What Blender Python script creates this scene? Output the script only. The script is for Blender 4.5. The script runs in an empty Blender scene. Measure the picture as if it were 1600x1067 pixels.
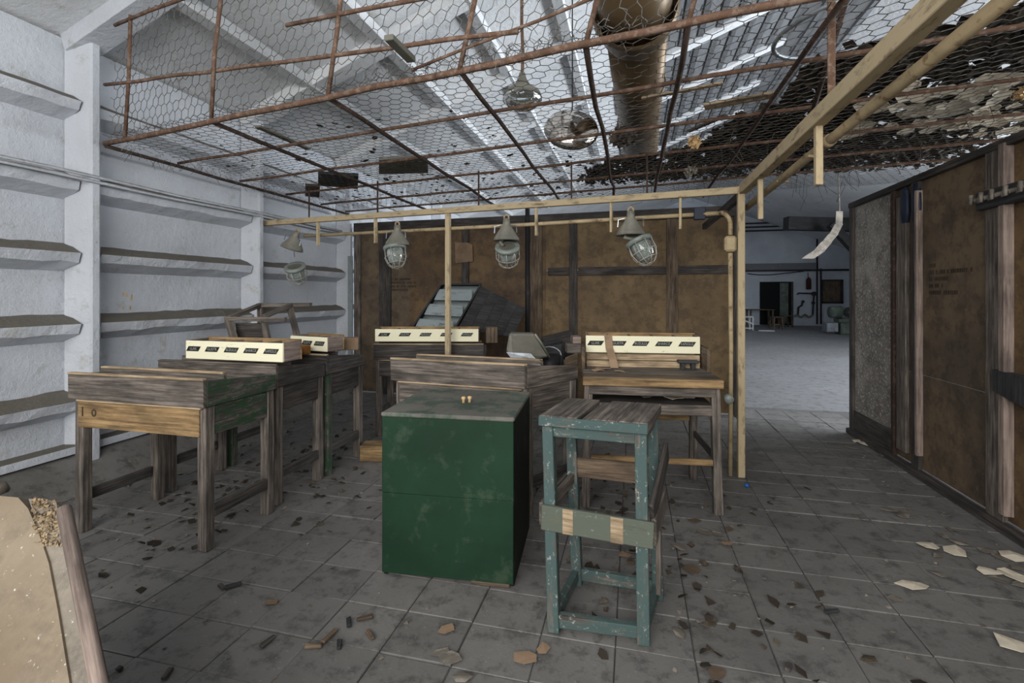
import bpy, math, random
from mathutils import Vector, Matrix
R = random.Random(7)
# ------------------------------------------------------------------ camera, world, lights
F_PX, CX, HY, CAMH, YAW = 760.0, 800.0, 460.0, 1.4, math.radians(14.04)
scene = bpy.context.scene
col = scene.collection
cam_d = bpy.data.cameras.new('camera'); cam = bpy.data.objects.new('camera', cam_d); col.objects.link(cam)
cam_d.sensor_width = 36; cam_d.lens = F_PX/1600*36; cam_d.shift_y = -(533.5-HY)/1600
cam_d.clip_start = .05
cam.location = (0, 0, CAMH); cam.rotation_euler = (math.pi/2, 0, YAW)
scene.camera = cam
vs = scene.view_settings
vs.view_transform = 'Standard'; vs.look = 'None'; vs.gamma = 1; vs.use_curve_mapping = False
vs.exposure = 1.05
w = bpy.data.worlds.new('world'); scene.world = w; w.use_nodes = True
w.node_tree.nodes['Background'].inputs[0].default_value = (.80, .90, 1.0, 1)
w.node_tree.nodes['Background'].inputs[1].default_value = 0.30
def area(name, loc, target, sx, sy, power, color):
    l = bpy.data.lights.new(name, 'AREA'); l.shape = 'RECTANGLE'; l.size = sx; l.size_y = sy
    l.energy = power; l.color = color
    o = bpy.data.objects.new(name, l); col.objects.link(o); o.location = loc
    o.rotation_euler = (Vector(target)-Vector(loc)).to_track_quat('-Z', 'Y').to_euler()
# daylight entering through the wide opening behind the photographer and the hall's side windows
area('daylight_entrance', (-.6, -2.6, 2.5), (-.9, 4, 1.3), 4.8, 2.2, 165, (1, .97, .93))
area('daylight_hall_windows', (9.2, 5.0, 2.3), (-3, 4.5, 3.4), 13, 1.8, 900, (.90, .95, 1))

# ------------------------------------------------------------------ pixel helpers (1600x1067 frame)
FW = Vector((-math.sin(YAW), math.cos(YAW), 0)); RT = Vector((math.cos(YAW), math.sin(YAW), 0))
def at(px, py, zc):
    p = FW*zc + RT*((px-CX)/F_PX*zc); p.z = CAMH + (HY-py)/F_PX*zc; return p
def gp(px, py): return at(px, py, F_PX*CAMH/(py-HY))
def online(a, b, px):                       # point of the 3D line a-b seen in pixel column px
    k = (px-CX)/F_PX; a = Vector(a); b = Vector(b); d = b-a
    n = RT - FW*k
    return a + d*(-(a.dot(n))/(d.dot(n)))

# ------------------------------------------------------------------ mesh builder
class MB:
    def __init__(s): s.v = []; s.f = []; s.uv = []
    def face(s, idx, uvs): s.f.append(idx); s.uv.append(uvs)
    def hexa(s, c, lens):                   # 8 corners: bottom 0-3, top 4-7; grain along longest edge
        b = len(s.v); s.v += [tuple(p) for p in c]
        ax = max(range(3), key=lambda i: lens[i]); ou = R.random()*20; ov = R.random()*20
        crd = [(0,0,0),(1,0,0),(1,1,0),(0,1,0),(0,0,1),(1,0,1),(1,1,1),(0,1,1)]
        for q in ((0,3,2,1),(4,5,6,7),(0,1,5,4),(1,2,6,5),(2,3,7,6),(3,0,4,7)):
            o = [i for i in range(3) if i != ax]; uv = []
            for k in q:
                uv.append((ou + crd[k][ax]*lens[ax], ov + crd[k][o[0]]*lens[o[0]] + crd[k][o[1]]*lens[o[1]]))
            s.face([b+k for k in q], uv)
    def box(s, lo, hi, m=None, j=0.0):
        lo, hi = Vector(lo), Vector(hi)
        c = [(lo.x,lo.y,lo.z),(hi.x,lo.y,lo.z),(hi.x,hi.y,lo.z),(lo.x,hi.y,lo.z),
             (lo.x,lo.y,hi.z),(hi.x,lo.y,hi.z),(hi.x,hi.y,hi.z),(lo.x,hi.y,hi.z)]
        c = [Vector(p)+Vector((R.uniform(-j,j),R.uniform(-j,j),R.uniform(-j,j))) for p in c]
        if m: c = [m @ p for p in c]
        s.hexa(c, (abs(hi.x-lo.x), abs(hi.y-lo.y), abs(hi.z-lo.z))); return s
    def beam(s, p0, p1, wd, ht, up=(0,0,1), j=0.0):
        p0, p1 = Vector(p0), Vector(p1); d = (p1-p0).normalized(); up = Vector(up)
        if abs(d.dot(up)) > .98: up = Vector((0,1,0))
        x = d.cross(up).normalized(); z = x.cross(d).normalized()
        c = []
        for zz in (-.5,.5):
            for (e, xx) in ((p0,-.5),(p1,-.5),(p1,.5),(p0,.5)):
                c.append(e + x*(xx*wd) + z*(zz*ht) + Vector((R.uniform(-j,j),R.uniform(-j,j),R.uniform(-j,j))))
        c = [c[0],c[3],c[2],c[1],c[4],c[7],c[6],c[5]]
        # order so that axis0 = width, axis1 = length
        s.hexa(c, (wd, (p1-p0).length, ht)); return s
    def prism(s, pts, dirv):                # polygon extruded along dirv
        b = len(s.v); n = len(pts); dv = Vector(dirv); pts = [Vector(p) for p in pts]
        s.v += [tuple(p) for p in pts] + [tuple(p+dv) for p in pts]
        e = (pts[1]-pts[0]); L = e.length or 1; e = e/L; ou = R.random()*20
        nrm = dv.normalized(); g = nrm.cross(e)
        uv = [(ou+(p-pts[0]).dot(e), ou+(p-pts[0]).dot(g)) for p in pts]
        s.face(list(range(b+n-1, b-1, -1)), uv[::-1]); s.face(list(range(b+n, b+2*n)), uv)
        for i in range(n):
            k = (i+1) % n; l = (pts[k]-pts[i]).length
            s.face([b+i, b+k, b+n+k, b+n+i], [(ou,ou),(ou+l,ou),(ou+l,ou+dv.length),(ou,ou+dv.length)])
        return s
    def tube(s, pts, r, n=6, caps=True):
        pts = [Vector(p) for p in pts]; b = len(s.v); m = len(pts); ref = None; L = 0
        rs = r if isinstance(r, (list, tuple)) else [r]*m
        for i, p in enumerate(pts):
            t = (pts[min(i+1,m-1)]-pts[max(i-1,0)]).normalized()
            if ref is None: ref = Vector((0,0,1)) if abs(t.z) < .9 else Vector((1,0,0))
            x = t.cross(ref).normalized(); y = x.cross(t).normalized(); ref = y
            for k in range(n):
                a = 2*math.pi*k/n
                s.v.append(tuple(p + x*(math.cos(a)*rs[i]) + y*(math.sin(a)*rs[i])))
        for i in range(m-1):
            l = (pts[i+1]-pts[i]).length
            for k in range(n):
                k2 = (k+1) % n
                s.face([b+i*n+k, b+i*n+k2, b+(i+1)*n+k2, b+(i+1)*n+k],
                       [(L,k/n*.2),(L,(k+1)/n*.2),(L+l,(k+1)/n*.2),(L+l,k/n*.2)])
            L += l
        if caps:
            s.face([b+k for k in range(n-1,-1,-1)], [(0,0)]*n)
            s.face([b+(m-1)*n+k for k in range(n)], [(0,0)]*n)
        return s
    def lathe(s, prof, n=20, m=None):       # profile (r, z) spun about local z
        b = len(s.v); m = m or Matrix()
        for (r, z) in prof:
            for k in range(n):
                a = 2*math.pi*k/n
                s.v.append(tuple(m @ Vector((r*math.cos(a), r*math.sin(a), z))))
        for i in range(len(prof)-1):
            for k in range(n):
                k2 = (k+1) % n
                s.face([b+i*n+k, b+i*n+k2, b+(i+1)*n+k2, b+(i+1)*n+k], [(k/n,i),((k+1)/n,i),((k+1)/n,i+1),(k/n,i+1)])
        return s
    def build(s, name, mat, parent=None, smooth=False, bevel=0, kind=None):
        me = bpy.data.meshes.new(name); me.from_pydata(s.v, [], s.f)
        ul = me.uv_layers.new(name='UVMap'); i = 0
        flat = [c for f in s.uv for c in f]
        ul.data.foreach_set('uv', [x for c in flat for x in c])
        me.materials.append(M[mat]); me.update()
        if smooth: me.polygons.foreach_set('use_smooth', [True]*len(me.polygons))
        o = bpy.data.objects.new(name, me); col.objects.link(o)
        if parent: o.parent = parent
        if bevel:
            bv = o.modifiers.new('bevel', 'BEVEL'); bv.width = bevel; bv.segments = 1; bv.limit_method = 'ANGLE'
        if kind: o['kind'] = kind
        return o
def tag(o, label, cat=None, group=None, kind=None):
    if label: o['label'] = label
    if cat: o['category'] = cat
    if group: o['group'] = group
    if kind: o['kind'] = kind
    return o
def empty(name, loc=(0,0,0), rz=0, label=None, cat=None, group=None, kind=None):
    o = bpy.data.objects.new(name, None); col.objects.link(o); o.location = loc; o.rotation_euler = (0,0,rz)
    o.empty_display_size = .1
    return tag(o, label, cat, group, kind)
def bx(name, mat, parent, lo, hi, j=.0015, bevel=.003, m=None):
    return MB().box(lo, hi, m, j).build(name, mat, parent, bevel=bevel)
def bm_(name, mat, parent, p0, p1, wd, ht, up=(0,0,1), j=.0015, bevel=.003):
    return MB().beam(p0, p1, wd, ht, up, j).build(name, mat, parent, bevel=bevel)

# ------------------------------------------------------------------ materials
M = {}
def newmat(name):
    m = bpy.data.materials.new(name); m.use_nodes = True; M[name] = m
    nt = m.node_tree; return m, nt, nt.nodes['Principled BSDF']
def N(nt, t, **k):
    n = nt.nodes.new(t)
    for a, b in k.items(): setattr(n, a, b)
    return n
def coords(nt, kind, scale=(1,1,1)):
    tc = N(nt, 'ShaderNodeTexCoord'); mp = N(nt, 'ShaderNodeMapping'); mp.inputs['Scale'].default_value = scale
    nt.links.new(tc.outputs[kind], mp.inputs['Vector']); return mp.outputs[0]
def noise(nt, vec, scale, detail=6, rough=.6):
    n = N(nt, 'ShaderNodeTexNoise'); n.inputs['Scale'].default_value = scale; n.inputs['Detail'].default_value = detail
    n.inputs['Roughness'].default_value = rough; nt.links.new(vec, n.inputs['Vector']); return n.outputs['Fac']
def ramp(nt, fac, stops):
    r = N(nt, 'ShaderNodeValToRGB'); e = r.color_ramp.elements
    while len(e) < len(stops): e.new(.5)
    for el, (p, c) in zip(e, stops): el.position = p; el.color = (c[0], c[1], c[2], 1) if len(c) == 3 else c
    nt.links.new(fac, r.inputs[0]); return r.outputs[0]
def mix(nt, fac, a, b):
    m = N(nt, 'ShaderNodeMix', data_type='RGBA')
    if isinstance(fac, float): m.inputs[0].default_value = fac
    else: nt.links.new(fac, m.inputs[0])
    for s_, v in ((m.inputs[6], a), (m.inputs[7], b)):
        if isinstance(v, tuple): s_.default_value = (*v, 1)
        else: nt.links.new(v, s_)
    return m.outputs[2]
def bump(nt, bsdf, h, st, dist=.01):
    b = N(nt, 'ShaderNodeBump'); b.inputs['Strength'].default_value = st; b.inputs['Distance'].default_value = dist
    nt.links.new(h, b.inputs['Height']); nt.links.new(b.outputs[0], bsdf.inputs['Normal'])
BW = lambda v: (v, v, v)
def wood(name, a, b, c, paint=None, cover=.5, white=.0):
    m, nt, bs = newmat(name)
    u = coords(nt, 'UV', (1.5, 28, 1)); g = noise(nt, u, 2.2, 8, .65)
    u2 = coords(nt, 'UV', (2, 5, 1)); bl = noise(nt, u2, 1.6, 5)
    cl = ramp(nt, g, [(.36, c), (.5, a), (.62, b)])
    dark = ramp(nt, bl, [(.40, BW(.42)), (.58, BW(1))])
    mm = N(nt, 'ShaderNodeMix', data_type='RGBA', blend_type='MULTIPLY'); mm.inputs[0].default_value = .8
    nt.links.new(cl, mm.inputs[6]); nt.links.new(dark, mm.inputs[7]); cl = mm.outputs[2]
    if paint:
        pn = noise(nt, coords(nt, 'UV', (3, 9, 1)), 2.3, 9, .7)
        f = ramp(nt, pn, [(cover-.06, BW(0)), (cover+.06, BW(1))])
        cl = mix(nt, f, cl, paint)
    if white:
        pn = noise(nt, coords(nt, 'UV', (9, 12, 1)), 3, 10, .75)
        f = ramp(nt, pn, [(.66-white, BW(0)), (.72-white, BW(.7))])
        cl = mix(nt, f, cl, (.42, .42, .40))
    nt.links.new(cl, bs.inputs['Base Color']); bs.inputs['Roughness'].default_value = .8
    bump(nt, bs, g, .35, .004)
wood('wood_grey', (.135,.112,.094), (.235,.20,.172), (.05,.042,.035))
wood('wood_dark', (.055,.047,.042), (.095,.083,.075), (.022,.019,.017))
wood('wood_black', (.030,.030,.032), (.05,.05,.052), (.015,.015,.016))
wood('wood_brown', (.13,.088,.055), (.19,.14,.095), (.05,.034,.022))
wood('wood_yellow', (.30,.19,.085), (.40,.27,.13), (.14,.085,.04))
wood('wood_pale', (.42,.31,.19), (.52,.41,.27), (.25,.17,.10))
wood('wood_pinkish', (.25,.19,.16), (.32,.25,.21), (.15,.11,.09))
wood('wood_greenstain', (.10,.085,.075), (.17,.15,.135), (.04,.034,.03), (.018,.055,.022), .50, .06)
wood('wood_teal', (.12,.105,.09), (.17,.15,.13), (.05,.045,.04), (.046,.080,.076), .43, .09)
wood('wood_olive', (.12,.11,.08), (.16,.15,.11), (.06,.05,.04), (.085,.10,.075), .36, .06)
wood('beam_cream', (.30,.23,.14), (.36,.28,.18), (.16,.11,.065), (.44,.35,.215), .42)
wood('cream_paint', (.40,.33,.20), (.45,.38,.25), (.2,.15,.09), (.86,.82,.60), .33)
wood('blue_grey_paint', (.16,.17,.17), (.2,.2,.2), (.08,.08,.08), (.24,.28,.29), .40)
def paint(name, base, worn, amt=.62, rough=.55, metallic=0., sc=6, bmp=.15):
    m, nt, bs = newmat(name); v = coords(nt, 'Object')
    n1 = noise(nt, v, sc, 9, .7); n2 = noise(nt, v, sc*.35, 4)
    c = mix(nt, ramp(nt, n1, [(amt-.03, BW(0)), (amt+.05, BW(1))]), base, worn)
    c2 = N(nt, 'ShaderNodeMix', data_type='RGBA', blend_type='MULTIPLY'); c2.inputs[0].default_value = .6
    nt.links.new(c, c2.inputs[6]); nt.links.new(ramp(nt, n2, [(.38, BW(.5)), (.6, BW(1))]), c2.inputs[7])
    nt.links.new(c2.outputs[2], bs.inputs['Base Color'])
    bs.inputs['Specular IOR Level'].default_value = .5 if metallic > .25 else .22
    bs.inputs['Roughness'].default_value = rough; bs.inputs['Metallic'].default_value = metallic
    bump(nt, bs, n1, bmp, .004)
paint('green_paint', (.009,.036,.017), (.030,.058,.034), .57, .65)
paint('green_top', (.16,.155,.135), (.08,.11,.085), .52, .85)
paint('green_shaded_side', (.008,.016,.010), (.05,.055,.05), .60, .6)  # darker copy of the cabinet green, side's shade painted into the colour
paint('rust', (.13,.075,.050), (.21,.145,.11), .52, .85, 0, 25)
paint('rust_dark', (.05,.033,.026), (.10,.065,.05), .55, .85, 0, 25)
paint('wire', (.10,.095,.085), (.20,.19,.16), .55, .6, .3, 20)
paint('galvanised', (.36,.39,.42), (.22,.23,.24), .55, .4, .7)
paint('lamp_metal', (.22,.215,.18), (.30,.27,.21), .56, .55, .1, 15)
paint('lamp_ring', (.32,.36,.33), (.2,.2,.17), .58, .5, .2, 15)
paint('cage_wire', (.48,.48,.43), (.30,.27,.22), .6, .5, .2, 20)
paint('pipe_cream', (.46,.36,.215), (.24,.16,.09), .58, .55, 0, 14)
paint('duct_bronze', (.17,.115,.062), (.10,.07,.042), .56, .42, .55, 3)
paint('grey_metal', (.17,.165,.135), (.24,.23,.20), .6, .55, 0, 10)
paint('machine_green', (.09,.12,.10), (.16,.17,.15), .55, .5)
paint('dark_red', (.06,.018,.014), (.03,.015,.012), .6, .6)
paint('black_metal', (.02,.02,.022), (.05,.05,.05), .6, .5)
paint('blue_box', (.02,.028,.05), (.05,.06,.08), .6, .5)
paint('cardboard', (.32,.22,.145), (.27,.185,.12), .5, .9)
paint('orange_card', (.30,.13,.03), (.2,.09,.03), .5, .9)
paint('paper', (.78,.70,.56), (.55,.47,.36), .54, .9)
paint('grey_scrap', (.17,.15,.125), (.27,.24,.20), .5, .9)
paint('leaf_dark', (.045,.036,.028), (.11,.09,.065), .55, .95)
paint('foam', (.70,.48,.24), (.5,.32,.15), .55, .9)
paint('label_black', (.02,.022,.022), (.05,.05,.05), .7, .6)
paint('lettering', (.42,.42,.38), (.2,.2,.18), .6, .8)
paint('stencil', (.048,.036,.027), (.075,.055,.037), .5, .9)
paint('white_frame', (.55,.57,.58), (.4,.4,.4), .6, .6)
paint('blue_cap', (.03,.15,.5), (.03,.12,.4), .6, .4)
m, nt, bs = newmat('glass'); bs.inputs['Base Color'].default_value = (.62,.70,.66,1)
bs.inputs['Transmission Weight'].default_value = .75; bs.inputs['Roughness'].default_value = .12
m, nt, bs = newmat('clear_glass'); bs.inputs['Base Color'].default_value = (.85,.92,.9,1)
bs.inputs['Transmission Weight'].default_value = .95; bs.inputs['Roughness'].default_value = .03
m, nt, bs = newmat('mirror'); bs.inputs['Base Color'].default_value = (.55,.50,.45,1); bs.inputs['Metallic'].default_value = 1; bs.inputs['Roughness'].default_value = .08
m, nt, bs = newmat('void'); bs.inputs['Base Color'].default_value = (.006,.006,.006,1); bs.inputs['Roughness'].default_value = 1
# whitewashed wall: peeling bumps, dust lying on upward faces
def plaster(name, base, dust_amt):
    m, nt, bs = newmat(name); v = coords(nt, 'Object')
    n1 = noise(nt, v, 1.3, 7); n2 = noise(nt, v, 22, 6, .7); n3 = noise(nt, v, 5, 8, .75)
    c = mix(nt, ramp(nt, n1, [(.35, BW(0)), (.7, BW(1))]), tuple(x*.82 for x in base), base)
    c = mix(nt, ramp(nt, n3, [(.57, BW(0)), (.66, BW(.55))]), c, (.36,.345,.29))
    ge = N(nt, 'ShaderNodeNewGeometry'); sp = N(nt, 'ShaderNodeSeparateXYZ'); nt.links.new(ge.outputs['True Normal'], sp.inputs[0])
    ad = N(nt, 'ShaderNodeMath', operation='ADD'); nt.links.new(sp.outputs['Z'], ad.inputs[0])
    mu = N(nt, 'ShaderNodeMath', operation='MULTIPLY_ADD'); nt.links.new(n3, mu.inputs[0]); mu.inputs[1].default_value = .8; mu.inputs[2].default_value = -.4
    nt.links.new(mu.outputs[0], ad.inputs[1])
    f = ramp(nt, ad.outputs[0], [(.30, BW(0)), (.62, BW(dust_amt))])
    c = mix(nt, f, c, (.115,.10,.072))
    nt.links.new(c, bs.inputs['Base Color']); bs.inputs['Roughness'].default_value = .75
    hm = N(nt, 'ShaderNodeMath', operation='ADD'); nt.links.new(n2, hm.inputs[0]); nt.links.new(n3, hm.inputs[1])
    bump(nt, bs, hm.outputs[0], .8, .016)
plaster('whitewash', (.60,.63,.68), .95)
plaster('roof_paint', (.74,.76,.78), .3)
plaster('roof_sheet', (.165,.173,.185), .3)
plaster('hall_white', (.50,.54,.60), .3)
# chipboard / hardboard partition panels
def board(name, a, b, spk, spa=.63, dk=.55):
    m, nt, bs = newmat(name); v = coords(nt, 'Object')
    n1 = noise(nt, v, 1.7, 7, .65); n2 = noise(nt, v, 45, 4, .8); n3 = noise(nt, v, 7, 8, .7)
    c = mix(nt, ramp(nt, n1, [(.42, BW(0)), (.58, BW(1))]), a, b)
    c = mix(nt, ramp(nt, n3, [(.47, BW(0)), (.60, BW(dk))]), c, tuple(x*.35 for x in a))
    c = mix(nt, ramp(nt, n2, [(spa, BW(0)), (spa+.05, BW(.8))]), c, spk)
    nt.links.new(c, bs.inputs['Base Color']); bs.inputs['Roughness'].default_value = .7
    bump(nt, bs, n2, .2, .003)
board('hardboard', (.085,.050,.026), (.15,.092,.040), (.26,.23,.19))
board('hardboard_light', (.13,.082,.036), (.19,.125,.055), (.26,.22,.16))
board('hardboard_dark', (.085,.062,.043), (.15,.105,.062), (.20,.18,.15))
board('hardboard_grey', (.19,.172,.152), (.31,.285,.255), (.6,.57,.52), .55)
board('chipboard', (.155,.115,.073), (.22,.175,.12), (.60,.57,.50), .64, .35)
board('chip_raw', (.27,.185,.10), (.36,.27,.16), (.25,.15,.07), .55, .6)
board('chip_dirty', (.13,.11,.085), (.22,.19,.15), (.45,.42,.37), .62)
# floor
def floor_mat(name, a, b, rnd):
    m, nt, bs = newmat(name); ge = N(nt, 'ShaderNodeNewGeometry')
    v = ge.outputs['Position']
    n1 = noise(nt, v, .9, 8, .62); n2 = noise(nt, v, 9, 9, .75); n3 = noise(nt, v, 70, 3, .7)
    c = mix(nt, ramp(nt, n1, [(.35, BW(0)), (.65, BW(1))]), a, b)
    c = mix(nt, ramp(nt, n2, [(.50, BW(0)), (.62, BW(.7))]), c, tuple(x*.42 for x in a))
    c = mix(nt, ramp(nt, n3, [(.64, BW(0)), (.70, BW(.6))]), c, (.3,.28,.25))
    if rnd:
        oi = N(nt, 'ShaderNodeObjectInfo'); mm = N(nt, 'ShaderNodeMix', data_type='RGBA', blend_type='MULTIPLY'); mm.inputs[0].default_value = 1
        nt.links.new(c, mm.inputs[6]); nt.links.new(ramp(nt, oi.outputs['Random'], [(0, BW(.80)), (1, BW(1.0))]), mm.inputs[7]); c = mm.outputs[2]
    nt.links.new(c, bs.inputs['Base Color']); bs.inputs['Roughness'].default_value = .72
    bump(nt, bs, n2, .5, .008)
floor_mat('floor_tile', (.135,.130,.123), (.205,.198,.188), True)
floor_mat('floor_grout', (.15,.145,.138), (.07,.066,.062), False)
floor_mat('floor_concrete', (.19,.19,.195), (.24,.24,.25), False)
floor_mat('plinth', (.10,.095,.085), (.20,.19,.18), False)

# ------------------------------------------------------------------ SETTING: floor
fl = MB().box((-4.6,-3,-.12), (9.6,6.6,-.012)).build('floor', 'floor_grout'); tag(fl, None, kind='structure')
fh = MB().box((-4.6,6.6,-.12), (9.6,24.6,0)).build('floor_hall', 'floor_concrete'); tag(fh, None, kind='structure')
tw, td = .30, .25
tm = MB().box((-tw/2+.002,-td/2+.002,-.014), (tw/2-.002,td/2-.002,0))
cells = []
for i in range(-14, 8):
    for k in range(0, 30):
        c = Vector((i*tw+.08, -.4+k*td, 0))
        if c.x < -3.85 or c.y > 6.5: continue
        d = c.dot(FW); s_ = c.dot(RT)
        vis = d > .9 and abs(s_/d) < 1.12 and c.x < 2.25 and F_PX*CAMH/d < 640
        cells.append((0 if vis else 1, d, c))
cells.sort(key=lambda t: (t[0], t[1]))
tme = None; rest = MB()
for n_, (hid, d, c) in enumerate(cells):
    dz = R.uniform(-.006, 0); tx = R.uniform(-.006,.006); ty = R.uniform(-.006,.006)
    if n_ < 300:
        if tme is None:
            o = tm.build('tile', 'floor_tile', fl, bevel=.003); tme = o.data
        else:
            o = bpy.data.objects.new('tile', tme); col.objects.link(o); o.parent = fl
            bv = o.modifiers.new('bevel','BEVEL'); bv.width = .003; bv.segments = 1
        o.location = (c.x, c.y, dz); o.rotation_euler = (tx, ty, R.uniform(-.006,.006))
    else:
        rest.box((c.x-tw/2+.004, c.y-td/2+.004, -.014), (c.x+tw/2-.004, c.y+td/2-.004, dz*.5))
rest.build('tile_paving', 'floor_tile', fl, kind='stuff')

# ------------------------------------------------------------------ left wall
WX = -4.15
COLY = [-.6, 1.1, 2.81, 4.5, 6.25, 7.95, 9.65, 11.4, 13.1]
wl = MB().box((WX-.25,-3,0), (WX,24.6,3.32)).build('wall_left', 'whitewash'); tag(wl, None, kind='structure')
for y in COLY:
    MB().prism([(WX,y-.09,0),(WX+.20,y-.035,0),(WX+.20,y+.035,0),(WX,y+.09,0)], (0,0,3.36)).build('column', 'whitewash', wl, bevel=.012)
for z in (.60, 1.17, 1.70, 2.24, 2.83):
    for a, b in zip(COLY[:-4], COLY[1:-3]):
        nseg = 14; mb = MB(); rings = []
        for k in range(nseg+1):
            y = a+.07+(b-a-.14)*k/nseg; q = [R.uniform(-.008,.008) for _ in range(5)]
            rings.append([(WX-.01,y,z+.085+q[0]), (WX+.075+q[1],y,z+.055+q[2]), (WX+.15+q[3],y,z+.01), (WX+.13,y,z-.06+q[4]), (WX-.01,y,z-.13)])
        for k in range(nseg):
            for i in range(4):
                b0 = len(mb.v); mb.v += [rings[k][i], rings[k+1][i], rings[k+1][i+1], rings[k][i+1]]
                mb.face([b0+3,b0+2,b0+1,b0], [(0,0)]*4)
        mb.build('rib', 'whitewash', wl)
MB().prism([(WX,-3,0),(WX+.42,-3,0),(WX+.30,-3,.10),(WX+.10,-3,.20),(WX,-3,.21)][::-1], (0,9.1,0)).build('plinth', 'plinth', wl)
bx('skirting_bar', 'whitewash', wl, (WX,-3,.215), (WX+.13,6.1,.275))
for k, dz in enumerate((0,.035)):
    MB().tube([(WX+.205+.004*k, y, 2.285-dz+.006*math.sin(y*3+k)) for y in [-3+.5*i for i in range(19)]], .013, 6).build('conduit', 'whitewash', wl, smooth=True)
for px, py, hh in ((193,460,.03),(199,461,.03),(206,465,.05),(193,481,.025),(204,481,.03)):
    k_ = (px-CX)/F_PX; d_ = FW+RT*k_; zc = (WX+.003)/d_.x; p_ = at(px,py,zc)
    MB().box((WX-.001,p_.y-.006,p_.z-hh/2), (WX+.002,p_.y+.006,p_.z+hh/2)).build('faded_mark', 'foam', wl)
# roof: rising from the left eave to the ridge, then falling
RIDX, RIDZ, EZ = 2.6, 6.0, 3.3
SL = (RIDZ-EZ)/(RIDX-WX)
def roofz(x): return EZ + (x-WX)*SL if x <= RIDX else RIDZ - (x-RIDX)*SL
ce = MB().prism([(WX-.25,-3,EZ-.05),(RIDX,-3,RIDZ),(9.6,-3,roofz(9.6)),(9.6,-3,roofz(9.6)+.12),(RIDX,-3,RIDZ+.12),(WX-.25,-3,EZ+.1)][::-1], (0,27.6,0)).build('ceiling', 'roof_paint'); tag(ce, None, kind='structure')
for y in COLY:
    bm_('rafter', 'roof_paint' if y > 3 else 'whitewash', ce, (WX,y,EZ+.0), (RIDX,y,RIDZ), .2, .16)
for x in (-3.3,-2.45,-1.6,-.8):
    bm_('purlin', 'roof_paint', ce, (x,-3,roofz(x)-.03), (x,14,roofz(x)-.03), .12, .10)
for k in range(14):
    x = -.1+.27*k
    bm_('sheet_rib', 'roof_sheet', ce, (x,-3,roofz(x)-.02), (x,14,roofz(x)-.02), .085, .06)
MB().prism([(-.3,-3,roofz(-.3)-.012),(RIDX,-3,RIDZ-.012),(RIDX,-3,RIDZ-.002),(-.3,-3,roofz(-.3)-.002)][::-1], (0,17,0)).build('roof_sheet', 'roof_sheet', ce)

# ------------------------------------------------------------------ back partition (hardboard panels on timber battens)
PL, PR = Vector((-3.93,6.26,0)), Vector((1.25,6.08,0)); PT = 2.36
wb = empty('wall_back', (0,0,0), 0, kind='structure')
pd = (PR-PL).normalized(); pn = Vector((pd.y,-pd.x,0))          # towards the camera
def pw(px, z, off=0): q = online(PL, PR, px); q.z = z; return q + pn*off
edges = [556, 640, 735, 853, 904, 1050, 1158]
mats = ['hardboard_dark','hardboard','hardboard','hardboard_light','hardboard_light','hardboard_light']
for a, b, mt in zip(edges[:-1], edges[1:], mats):
    p, q = pw(a,0), pw(b,0)
    for z0, z1 in ((.02,1.70),(1.71,PT)) if a >= 853 else ((.02,PT),):
        MB().prism([p+Vector((0,0,z0)), q+Vector((0,0,z0)), q+Vector((0,0,z1)), p+Vector((0,0,z1))], -pn*.02).build('panel', mt, wb)
for px, wd, mt in ((560,.10,'wood_grey'),(603,.18,'wood_dark'),(728,.10,'wood_dark'),(838,.16,'wood_brown'),(896,.10,'wood_dark'),(1050,.13,'wood_brown'),(1152,.08,'wood_dark')):
    bm_('batten', mt, wb, pw(px,0,.02), pw(px,PT,.02), wd, .035, up=pn)
bm_('top_beam', 'wood_dark', wb, pw(556,PT,.03), pw(1158,PT,.03), .06, .12)
for a, b in ((857,893),(904,1043),(1058,1148)):
    bm_('batten', 'wood_dark', wb, pw(a,1.69,.018), pw(b,1.69,.018), .025, .10)
bm_('pale_strip', 'blue_grey_paint', wb, pw(552,0,.07), pw(552,1.95,.07), .07, .03, up=pn)
MB().tube([pw(826,.0,.06), pw(826,2.5,.06)], .03, 10).build('pipe', 'black_metal', wb, smooth=True)
MB().prism([pw(714,1.82,.05),pw(741,1.84,.05),pw(740,2.06,.05),pw(733,2.09,.05),pw(713,2.1,.05)], -pn*.004).build('paper_note', 'cardboard', wb)
def stencil(parent, org, dx, up, rows, mat='stencil'):
    for r_, n_ in enumerate(rows):
        mb = MB(); x = 0
        for k in range(n_):
            l = R.choice((.012,.016,.02)); a = org + dx*x - up*(r_*.05)
            if R.random() < .8: mb.prism([a, a+dx*l, a+dx*l+up*.028, a+up*.028], dx.cross(up)*.0008)
            x += l+.007
        if mb.v: mb.build('stencil_row', mat, parent)
stencil(wb, pw(610,1.60,.001), pd, Vector((0,0,1)), (14,18,18,12))

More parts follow.
